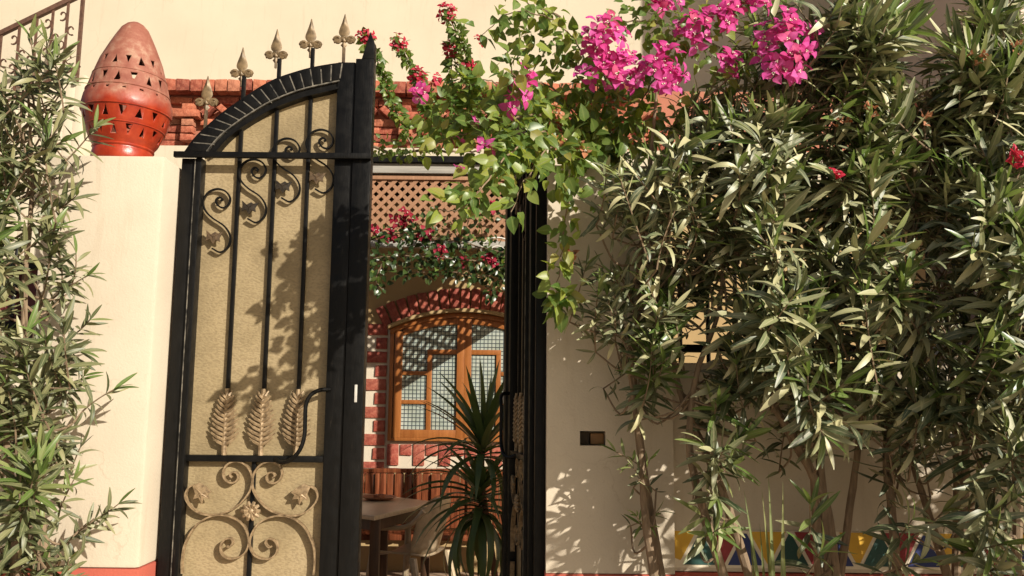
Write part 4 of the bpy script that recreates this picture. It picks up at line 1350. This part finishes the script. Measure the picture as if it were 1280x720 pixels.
C_ = Shrub('oleander in the middle with forked brown stems above the painted triangles', 0, 13, GO,
           [[(1045, 720, -.42), (1035, 640, -.42), (1020, 600, -.42), (985, 540, -.42), (960, 470, -.45), (960, 330, -.5), (975, 160, -.55), (985, 60, -.55)],
            [(1030, 640, -.42), (1025, 560, -.42), (1030, 480, -.45), (1040, 350, -.5), (1050, 180, -.55), (1055, 60, -.55)],
            [(1018, 600, -.42), (1000, 560, -.45), (975, 520, -.5), (940, 470, -.5), (915, 400, -.5)],
            [(1050, 722, -.38), (1062, 640, -.36), (1075, 540, -.38), (1085, 430, -.4), (1080, 300, -.45)]])
C_.field(30, 930, 1110, 200, 440, -1.1, -.3)
C_.field(60, 920, 1125, -10, 220, -.85, -.5, keep=no_gap, slope=.0012)
C_.field(16, 1040, 1122, -8, 90, -.9, -.6)
C_.field(8, 940, 1040, 255, 330, -.9, -.5)
C_.field(10, 920, 1040, 10, 130, -.45, -.25)
C_.field(7, 940, 1100, 420, 490, -.9, -.35)
for px, py, Y, d in ((1010, 470, -.95, (-.2, -.4, .6)), (1055, 480, -.95, (.5, -.5, .5)), (1012, 630, -.7, (-.1, -.4, .6)), (1030, 545, -.9, (0, -.3, -.2)), (1060, 530, -.8, (.2, -.4, -.1)), (1025, 690, -.8, (.1, -.5, .5)), (985, 440, -1.0, (-.2, -.4, .6))):
    C_.add(px, py, Y, Vector(d), .20, .17, .5, droop=.4)
C_.done()
D_ = Shrub('oleander with one thick upright dark trunk, right of the forked one', 0, 14, GO,
           [[(1122, 725, -.50), (1115, 640, -.5), (1108, 560, -.5), (1120, 450, -.5), (1135, 330, -.55), (1145, 200, -.6), (1160, 100, -.6)],
            [(1185, 722, -.45), (1160, 640, -.42), (1140, 580, -.42), (1118, 540, -.45)],
            [(1195, 722, -.36), (1196, 600, -.36), (1190, 480, -.4), (1180, 350, -.45)]])
D_.field(30, 1070, 1210, 200, 450, -1.15, -.3)
D_.field(44, 1080, 1225, 60, 225, -.70, -.32, keep=no_gap, slope=.0012)
D_.field(12, 1080, 1210, 440, 540, -1.0, -.4, droop=.45)
for px, py, Y, d in ((1140, 650, -.95, (.1, -.5, .5)), (1150, 700, -1.0, (.3, -.6, .3)), (1178, 640, -.8, (.2, -.5, .4))):
    D_.add(px, py, Y, Vector(d), .20, .16, .4, droop=.45)
D_.done()
E_ = Shrub('dense oleander filling the right edge of the picture down to the ground', 0, 15, GO,
           [[(1212, 725, -.6), (1205, 640, -.6), (1210, 520, -.6), (1225, 380, -.65), (1240, 260, -.65), (1250, 190, -.6)],
            [(1270, 725, -.7), (1275, 560, -.7), (1285, 400, -.7), (1300, 230, -.7)]])
E_.field(32, 1180, 1310, 190, 450, -1.25, -.3)
E_.field(46, 1200, 1310, -10, 225, -.62, -.25, keep=no_gap, slope=.001)
E_.field(18, 1222, 1305, -12, 100, -.9, -.55)
E_.field(26, 1190, 1310, 70, 250, -.95, -.6)
E_.field(22, 1205, 1310, 430, 610, -1.15, -.4, droop=.45)
for px, py, Y, d in ((1235, 640, -1.1, (-.2, -.5, .3)), (1255, 680, -1.15, (.2, -.6, .2)), (1215, 690, -1.0, (-.4, -.5, .3)), (1270, 620, -1.1, (.2, -.5, .4)), (1245, 710, -1.1, (0, -.6, .3))):
    E_.add(px, py, Y, Vector(d), .22, .18, .2, droop=.5)
E_.done()
F2 = Shrub('tall oleander just past the right edge, shading the wall', 0, 16, GO,
           [[(1400, 725, -.6), (1410, 520, -.65), (1420, 300, -.7), (1430, 200, -.7)],
            [(1560, 725, -.6), (1555, 520, -.65), (1570, 300, -.7), (1560, 200, -.7)]])
def in_world(S_, n, x0, x1, y0, y1, z0, z1):
    for _ in range(n):
        p = Vector((S_.r.uniform(x0, x1), S_.r.uniform(y0, y1), S_.r.uniform(z0, z1)))
        px, py, _d = proj(p)
        S_.add(px, py, p.y)
in_world(F2, 70, 2.9, 4.4, -1.4, -.3, 0.7, 2.5)
F2.done()

G2 = Shrub('tall oleander out in the lane beyond the right edge, casting shade', 0, 17, GO,
           [[(1950, 725, -2.0), (1950, 500, -2.0), (1970, 250, -2.0), (1980, 100, -2.0)],
            [(2050, 725, -2.4), (2060, 500, -2.4), (2080, 250, -2.4), (2080, 60, -2.4)],
            [(1800, 725, -1.6), (1800, 500, -1.6), (1810, 250, -1.6), (1810, 120, -1.6)]])
in_world(G2, 80, 2.45, 4.3, -2.8, -1.25, 1.2, 2.9)
G2.done()

# -- oleander at the left edge
Lf = Shrub('pale dusty oleander with narrow leaves at the left edge', 0, 21, 'oleanders left of the gate',
           [[(60, 722, -.6), (50, 640, -.6), (38, 520, -.6), (30, 380, -.6), (40, 240, -.6), (35, 110, -.6)],
            [(20, 722, -.65), (10, 560, -.7), (-10, 400, -.7), (-15, 240, -.65)]])
Lf.old = OLD
Lf.field(18, -45, 70, 60, 190, -.85, -.4, size=.13)
Lf.field(18, -50, 60, 180, 330, -.95, -.4, size=.14)
Lf.field(21, -50, 62, 320, 540, -.95, -.4, size=.14)
Lf.field(15, -50, 55, 520, 720, -.95, -.45, size=.15)
for px, py, Y, d in ((38, 48, -.6, (0, -.2, 1)), (85, 105, -.55, (.5, -.2, .6)), (72, 140, -.5, (.6, -.2, .5)), (118, 160, -.5, (.6, -.1, .7)), (95, 245, -.5, (.6, -.2, .3)),
                     (95, 318, -.5, (.2, -.2, .8)), (108, 345, -.5, (.6, -.2, .35)), (112, 400, -.5, (.6, -.2, .4)), (100, 440, -.5, (.6, -.2, .1)), (142, 487, -.48, (.9, -.2, .6)), (105, 470, -.5, (.5, -.3, .5)),
                     (100, 560, -.5, (.3, -.3, .6)), (92, 600, -.55, (.4, -.3, .7)), (148, 630, -.48, (.9, -.2, .55)), (118, 650, -.5, (.6, -.2, .5)), (85, 700, -.6, (.3, -.4, .5)), (70, 560, -.6, (.2, -.4, -.1))):
    Lf.add(px, py, Y, Vector(d), Lf.r.uniform(.18, .26), Lf.r.uniform(.10, .135), .2)
Lf.done()

# ------------------------------------------------------------------ bougainvillea
def flower_mesh(name, m, core):
    """three papery bracts round a small pale tube"""
    V_, F_, C2, k = [], [], [], 0
    for q in range(3):
        az = q * 2.094
        prof = [(0.0, 0.06), (0.25, 0.33), (0.5, 0.40), (0.78, 0.25), (1.05, 0.01)]
        for i, (t, w) in enumerate(prof):
            el = 1.05 - 0.75 * t
            yy, zz = t * math.cos(el), t * math.sin(el)
            for sx_ in (-1, 0, 1):
                x, y, z = sx_ * w, yy + 0.10 * abs(sx_), zz - (0.05 if sx_ == 0 else -0.05)
                V_.append((x * math.cos(az) - y * math.sin(az), x * math.sin(az) + y * math.cos(az), z))
                C2.append((0.06 * q, abs(sx_), t, 1))
        for i in range(4):
            for j in range(2):
                p = k + i * 3 + j
                F_.append((p, p + 1, p + 4, p + 3))
        k = len(V_)
    n_pet = len(F_)
    for q in range(3):                                   # the small pale true flowers in the middle
        az = q * 2.094 + 1.0; k = len(V_)
        cx_, cy_ = .10 * math.cos(az), .10 * math.sin(az)
        for t in range(5):
            a_ = t * 1.2566
            V_.append((cx_ + .07 * math.cos(a_), cy_ + .07 * math.sin(a_), .46)); C2.append((0, 1, 1, 1))
        V_.append((cx_ * .4, cy_ * .4, .05)); C2.append((0, 1, 1, 1))
        F_ += [tuple(k + t for t in range(5))] + [(k + t, k + (t + 1) % 5, k + 5) for t in range(5)]
    me = bpy.data.meshes.new(name)
    me.from_pydata(V_, [], F_); me.shade_smooth()
    me.materials.append(M[m]); me.materials.append(M['p_white'])
    for i_, p_ in enumerate(me.polygons):
        p_.material_index = 0 if i_ < n_pet else 1
    me.color_attributes.new('col', 'FLOAT_COLOR', 'POINT').data.foreach_set('color', np.array(C2, np.float32).ravel())
    return me
FM = flower_mesh('flower', 'bract', None)
FR = flower_mesh('flower', 'bract_red', None)
FK = flower_mesh('flower', 'bract_dark', None)
FD = flower_mesh('flower', 'bract_dry', None)

class Vine:
    def __init__(s, name, label, base, seed, cat='vine', group=None):
        s.r = random.Random(seed); s.fo = Foliage()
        s.o = empty(name, base, label, cat, group)
        s.st = MB()
    def stem(s, pts, r0=.006, r1=.002):
        P = catmull(pts, 8)
        P = [p + rv(s.r, 0.006) for p in P]
        s.st.tube(P, [r0 + (r1 - r0) * i / (len(P) - 1) for i in range(len(P))], 5, cap=False)
        return P
    def leaves(s, P, every, size, spread=.03, young=.25, lib=None, yl=None, t0=0.0, hang=.5):
        r = s.r; acc = 0
        for i in range(1, len(P)):
            acc += (P[i] - P[i - 1]).length
            while acc > every:
                acc -= every
                if i / len(P) < t0:
                    continue
                out = rv(r); out.y -= .35
                pos = P[i] + out * spread * r.uniform(.2, 1)
                ax = out + Vector((0, -.1, -hang * r.uniform(.2, 1.3)))
                nr = Vector((.35, -.7, .6)) + rv(r, .75)
                lf = r.choice((yl or VIY) if r.random() < young else (lib or VIN))
                s.fo.put(lf, pos, ax, nr, size * r.uniform(.6, 1.2))
    def branch(s, px, every=.018, size=.075, spread=.04, young=.25, r0=.006, **k):
        P = s.stem([at(*p) for p in px], r0)
        s.leaves(P, every, size, spread, young, **k)
        return P
    def clump(s, px, py, Y, rad_, n, size, young=.2, lib=None, yl=None):
        r = s.r; c = at(px, py, Y)
        for _ in range(n):
            o_ = rv(r, rad_ * r.random() ** .5)
            pos = c + Vector((o_.x, o_.y * .7, o_.z))
            s.fo.put(r.choice((yl or VIY) if r.random() < young else (lib or VIN)), pos, o_.normalized() + Vector((0, -.2, -.5)) + rv(r, .5), Vector((.35, -.7, .6)) + rv(r, .8), size * r.uniform(.6, 1.2))
    def flowers(s, px, py, Y, rx, rz, n, size=.047, me=FM):
        r = s.r; c = at(px, py, Y); loc = Vector(s.o.location)
        for _ in range(n):
            o_ = rv(r, r.random() ** .45) * 1.15
            pos = c + Vector((o_.x * rx, o_.y * min(rx, rz) * .8, o_.z * rz))
            d = o_ * .8 + Vector((.2, -.8, .3)) + rv(r, .4)
            q = d.to_track_quat('Z', 'Y')
            inst('flower', me, s.o, Matrix.Translation(pos - loc) @ q.to_matrix().to_4x4() @ Matrix.Rotation(r.uniform(0, 6), 4, 'Z') @ Matrix.Scale(size * r.uniform(.75, 1.2), 4))
    def done(s, limit=300):
        if s.st.v:
            s.st.build('stems', 'bark', s.o)
        s.fo.emit(s.o, limit)

bg_ = Vine('bougainvillea', 'magenta flowering bougainvillea arching over the gate and right pillar', (at(770, 300, .35).x, .4, 0), 31)
root = (770, 470, .30)
bg_.stem([Vector((bg_.o.location.x, .4, 0)), at(775, 470, .32), at(768, 300, .3), at(765, 205, .1)], .022, .014)
for br_ in (
    [(765, 205, .1), (720, 150, -.3), (660, 145, -.7), (610, 160, -.85), (560, 172, -.9), (525, 192, -.9)],
    [(765, 205, .1), (700, 165, -.4), (650, 180, -.9), (610, 225, -1.1), (575, 262, -1.15), (545, 262, -1.1)],
    [(765, 205, .1), (730, 190, -.4), (712, 245, -.62), (702, 320, -.62), (692, 385, -.6)],
    [(765, 205, .1), (740, 120, -.2), (725, 60, -.4), (690, 25, -.5), (640, 15, -.5), (600, 45, -.4)],
    [(765, 205, .1), (760, 120, -.3), (752, 60, -.45), (775, 15, -.45)],
    [(765, 205, .1), (800, 130, -.3), (835, 70, -.5), (870, 25, -.55), (930, 0, -.55)],
    [(765, 205, .1), (850, 150, -.4), (920, 90, -.6), (985, 50, -.65)],
    [(765, 205, .1), (690, 110, -.4), (640, 110, -.7), (600, 100, -.8), (560, 130, -.8)],
    [(700, 20, -.45), (660, 5, -.4), (640, -20, -.4)],
    [(765, 205, .1), (700, 180, -.6), (660, 220, -1.0), (640, 265, -1.1)],
    [(765, 205, .1), (690, 150, -.5), (640, 90, -1.0), (660, 60, -1.2)]):
    bg_.branch(br_, every=.012, size=.074, spread=.065, young=.38)
bg_.branch([(900, 60, -.2), (830, 30, -.25), (770, 28, -.25), (720, 45, -.25), (690, 70, -.25)], every=.05, size=.05, spread=.02)
for c in ((560, 140, -.75, .13, 60, .065), (595, 150, -.8, .14, 60, .07), (640, 170, -.9, .14, 60, .08), (700, 200, -.7, .15, 36, .085), (690, 60, -.4, .14, 60, .06), (660, 40, -.4, .10, 40, .06),
          (780, 150, -.3, .24, 130, .075), (850, 40, -.45, .22, 80, .06), (920, 60, -.5, .2, 70, .06), (730, 110, -.35, .16, 80, .07), (590, 240, -1.1, .07, 18, .075), (610, 190, -.95, .12, 45, .08), (700, 375, -.6, .06, 24, .085),
          (860, 170, -.35, .22, 100, .065), (815, 15, -.4, .16, 60, .06), (735, 190, -.5, .15, 40, .08), (760, 235, -.45, .13, 26, .07), (580, 105, -.8, .08, 30, .06)):
    bg_.clump(*c)
for fl_ in ((758, 52, -.62, .10, .12, 34), (750, 95, -.6, .09, .08, 18), (788, 85, -.6, .09, .10, 20), (830, 85, -.64, .09, .09, 20), (838, 100, -.64, .05, .05, 8), (868, 42, -.66, .08, .08, 17), (905, 20, -.66, .07, .07, 14), (910, 80, -.66, .08, .05, 11),
            (985, 52, -.92, .13, .11, 42), (985, 86, -.92, .08, .05, 11), (940, 3, -.62, .10, .05, 14), (650, 112, -.95, .06, .07, 7, .046), (640, 130, -.93, .05, .04, 4, .046), (526, 112, -.85, .02, .04, 4, .038), (610, 183, -1.0, .03, .02, 3, .038), (586, 156, -.95, .03, .03, 2, .038), (577, 202, -1.0, .02, .02, 1, .034), (1045, 220, -1.0, .025, .02, 3, .034, FR), (575, 178, -.9, .02, .02, 1, .034), (825, 4, -.55, .08, .04, 9)):
    bg_.flowers(*fl_)
for px, py in ((718, 320), (730, 190), (665, 195), (700, 180), (905, 300), (690, 140), (960, 260), (935, 225), (640, 205)):
    bg_.flowers(px, py, -.6, .04, .04, 4, .032, FD)
bg_.done()

rb = Vine('bougainvillea', 'red tipped leafy flowering shoots standing behind the gate top', (at(430, 300, .45).x, .45, 0), 32)
for pth in ([(600, 190, .5), (592, 120, .45), (580, 60, .35), (558, 16, .3)], [(560, 185, .5), (530, 110, .45), (510, 75, .4), (497, 52, .35)], [(575, 185, .5), (566, 120, .45), (563, 62, .4)],
            [(520, 195, .4), (492, 130, .4), (472, 75, .35), (456, 45, .3)], [(590, 120, .45), (588, 95, .4), (583, 82, .38)], [(540, 160, .45), (527, 110, .4), (525, 96, .38)]):
    P = rb.stem([at(*p) for p in pth], .006, .003)
    rb.leaves(P, .0030, .050, .030, .06, t0=.12, hang=.25)
    tip = P[-1]
    px, py, _ = proj(tip)
    rb.flowers(px, py, tip.y, .045, .045, 16, .028, FR)
base_p = at(560, 190, .5)
rb.stem([Vector((rb.o.location.x, .45, 0)), Vector((rb.o.location.x, .5, 1.5)), at(440, 215, .5), at(500, 192, .5), base_p, at(600, 190, .5)], .014, .006)
for c in ((540, 165, .45, .12, 70, .05), (585, 150, .42, .12, 70, .05), (510, 188, .35, .10, 50, .045), (480, 186, .3, .07, 30, .045)):
    rb.clump(*c, young=.08)
rb.flowers(543, 100, .4, .03, .03, 5, .028, FR); rb.flowers(600, 50, .3, .02, .03, 5, .028, FR)
rb.done()

cb_ = Vine('bougainvillea', 'dark red bougainvillea trailing below the pergola lattice in the courtyard', (at(660, 330, 2.2).x, 2.3, 0), 33)
cb_.stem([Vector((cb_.o.location.x, 2.3, 0)), at(665, 450, 2.25), at(655, 330, 2.2), at(640, 318, 2.2)], .018, .01)
for pth in ([(640, 318, 2.2), (590, 326, 2.15), (530, 320, 2.2), (470, 322, 2.2), (430, 330, 2.2)], [(640, 318, 2.2), (560, 300, 2.3), (500, 292, 2.3), (460, 300, 2.3)], [(640, 318, 2.2), (610, 345, 2.2), (560, 340, 2.2), (500, 340, 2.2)], [(640, 318, 2.2), (625, 345, 2.25), (612, 372, 2.3)], [(480, 325, 2.2), (470, 350, 2.2), (478, 362, 2.2)]):
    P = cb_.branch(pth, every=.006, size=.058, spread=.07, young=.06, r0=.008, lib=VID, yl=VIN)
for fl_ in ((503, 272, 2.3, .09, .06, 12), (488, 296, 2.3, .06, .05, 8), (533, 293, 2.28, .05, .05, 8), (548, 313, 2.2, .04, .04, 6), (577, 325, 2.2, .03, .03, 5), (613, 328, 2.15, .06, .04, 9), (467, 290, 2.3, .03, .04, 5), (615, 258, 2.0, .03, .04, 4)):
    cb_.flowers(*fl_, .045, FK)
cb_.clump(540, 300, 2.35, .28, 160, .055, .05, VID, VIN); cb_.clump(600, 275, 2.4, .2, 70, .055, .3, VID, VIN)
cb_.done()

# oleander blossoms
for S_, lst in ((E_, ((1275, 200, -1.25), (1268, 60, -.9), (1225, 70, -.9))), (C_, ((1090, 140, -.85), (1050, 150, -.8), (1156, 150, -.9)))):
    r = random.Random(5)
    for i, (px, py, Y) in enumerate(lst):
        c = at(px, py, Y)
        for _ in range(10 if (px, py) == (1275, 200) else 5):
            d = rv(r) + Vector((0, -.6, .3))
            me = FR if (px, py) == (1275, 200) else FD
            inst('flower', me, S_.o, Matrix.Translation(c + rv(r, .035) - Vector(S_.o.location)) @ d.to_track_quat('Z', 'Y').to_matrix().to_4x4() @ Matrix.Scale(.034 if me is FR else .020, 4))

# ------------------------------------------------------------------ strap-leaved plant in the courtyard
dr0 = at(618, 720, 1.5)
dra = empty('dracaena_plant', (dr0.x, 1.5, CF), 'potted dracaena with long arching strap leaves inside the gate', 'plant')
b = MB(); b.lathe([(0.13, 0.0), (0.17, 0.30), (0.185, 0.30), (0.185, 0.34), (0.16, 0.34), (0.15, 0.31), (0.01, 0.31)], 28, (dr0.x, 1.5, CF)); b.build('pot', 'pot', dra)
c1, c2 = at(603, 556, 1.45), at(600, 612, 1.42)
b = MB(); b.tube(catmull([(dr0.x, 1.5, .4), dr0 + Vector((0, 0, .02)), (c2 + Vector((.02, 0, 0))), c1], 6), [0.026 - 0.0006 * i for i in range(19)], 8); b.build('trunk', 'bark_red', dra)
b = MB(); b.tube(catmull([(dr0.x + .05, 1.52, .4), at(640, 700, 1.55), at(628, 640, 1.55)], 6), [0.02] * 13, 8); b.build('trunk', 'bark_red', dra)
fo = Foliage(); r = random.Random(3)
for i in range(46):
    a = i * 2.4; t = i / 46
    el = R(8 + 75 * t)
    d = Vector((math.cos(a) * math.sin(el), math.sin(a) * math.sin(el) * .8, math.cos(el)))
    fo.put(STR[min(3, int(t * 3.2 + r.random()))], c1 + Vector((0, 0, -.10 * t)), d, Vector((0, 0, 1)) + d * -.3 + rv(r, .2), r.uniform(.48, .66))
for i in range(64):
    a = i * 2.4; t = i / 64
    el = R(35 + 75 * t)
    d = Vector((math.cos(a) * math.sin(el), math.sin(a) * math.sin(el) * .8, math.cos(el)))
    fo.put(STR[min(3, 1 + int(t * 2.2 + r.random()))], c2 + Vector((0, 0, -.22 * t)), d, Vector((0, 0, 1)) + d * .3 + rv(r, .2), r.uniform(.45, .62))
fo.emit(dra)

# grass clump by the painted wall
gp = at(965, 722, -.75)
gc = empty('grass_clump', (gp.x, gp.y, GZ - .03), 'tuft of long thin green blades before the painted triangles', 'plant')
fo = Foliage()
for i in range(7):
    px = 938 + i * 8 + r.uniform(-6, 6)
    base = Vector((gp.x + r.uniform(-.06, .06), gp.y + r.uniform(-.05, .05), GZ - .03))
    topp = at(px, r.uniform(600, 690), -.78)
    fo.put(r.choice(GRS), base, topp - base, Vector((0, -1, .2)) + rv(r, .3), (topp - base).length * 1.02)
fo.emit(gc)
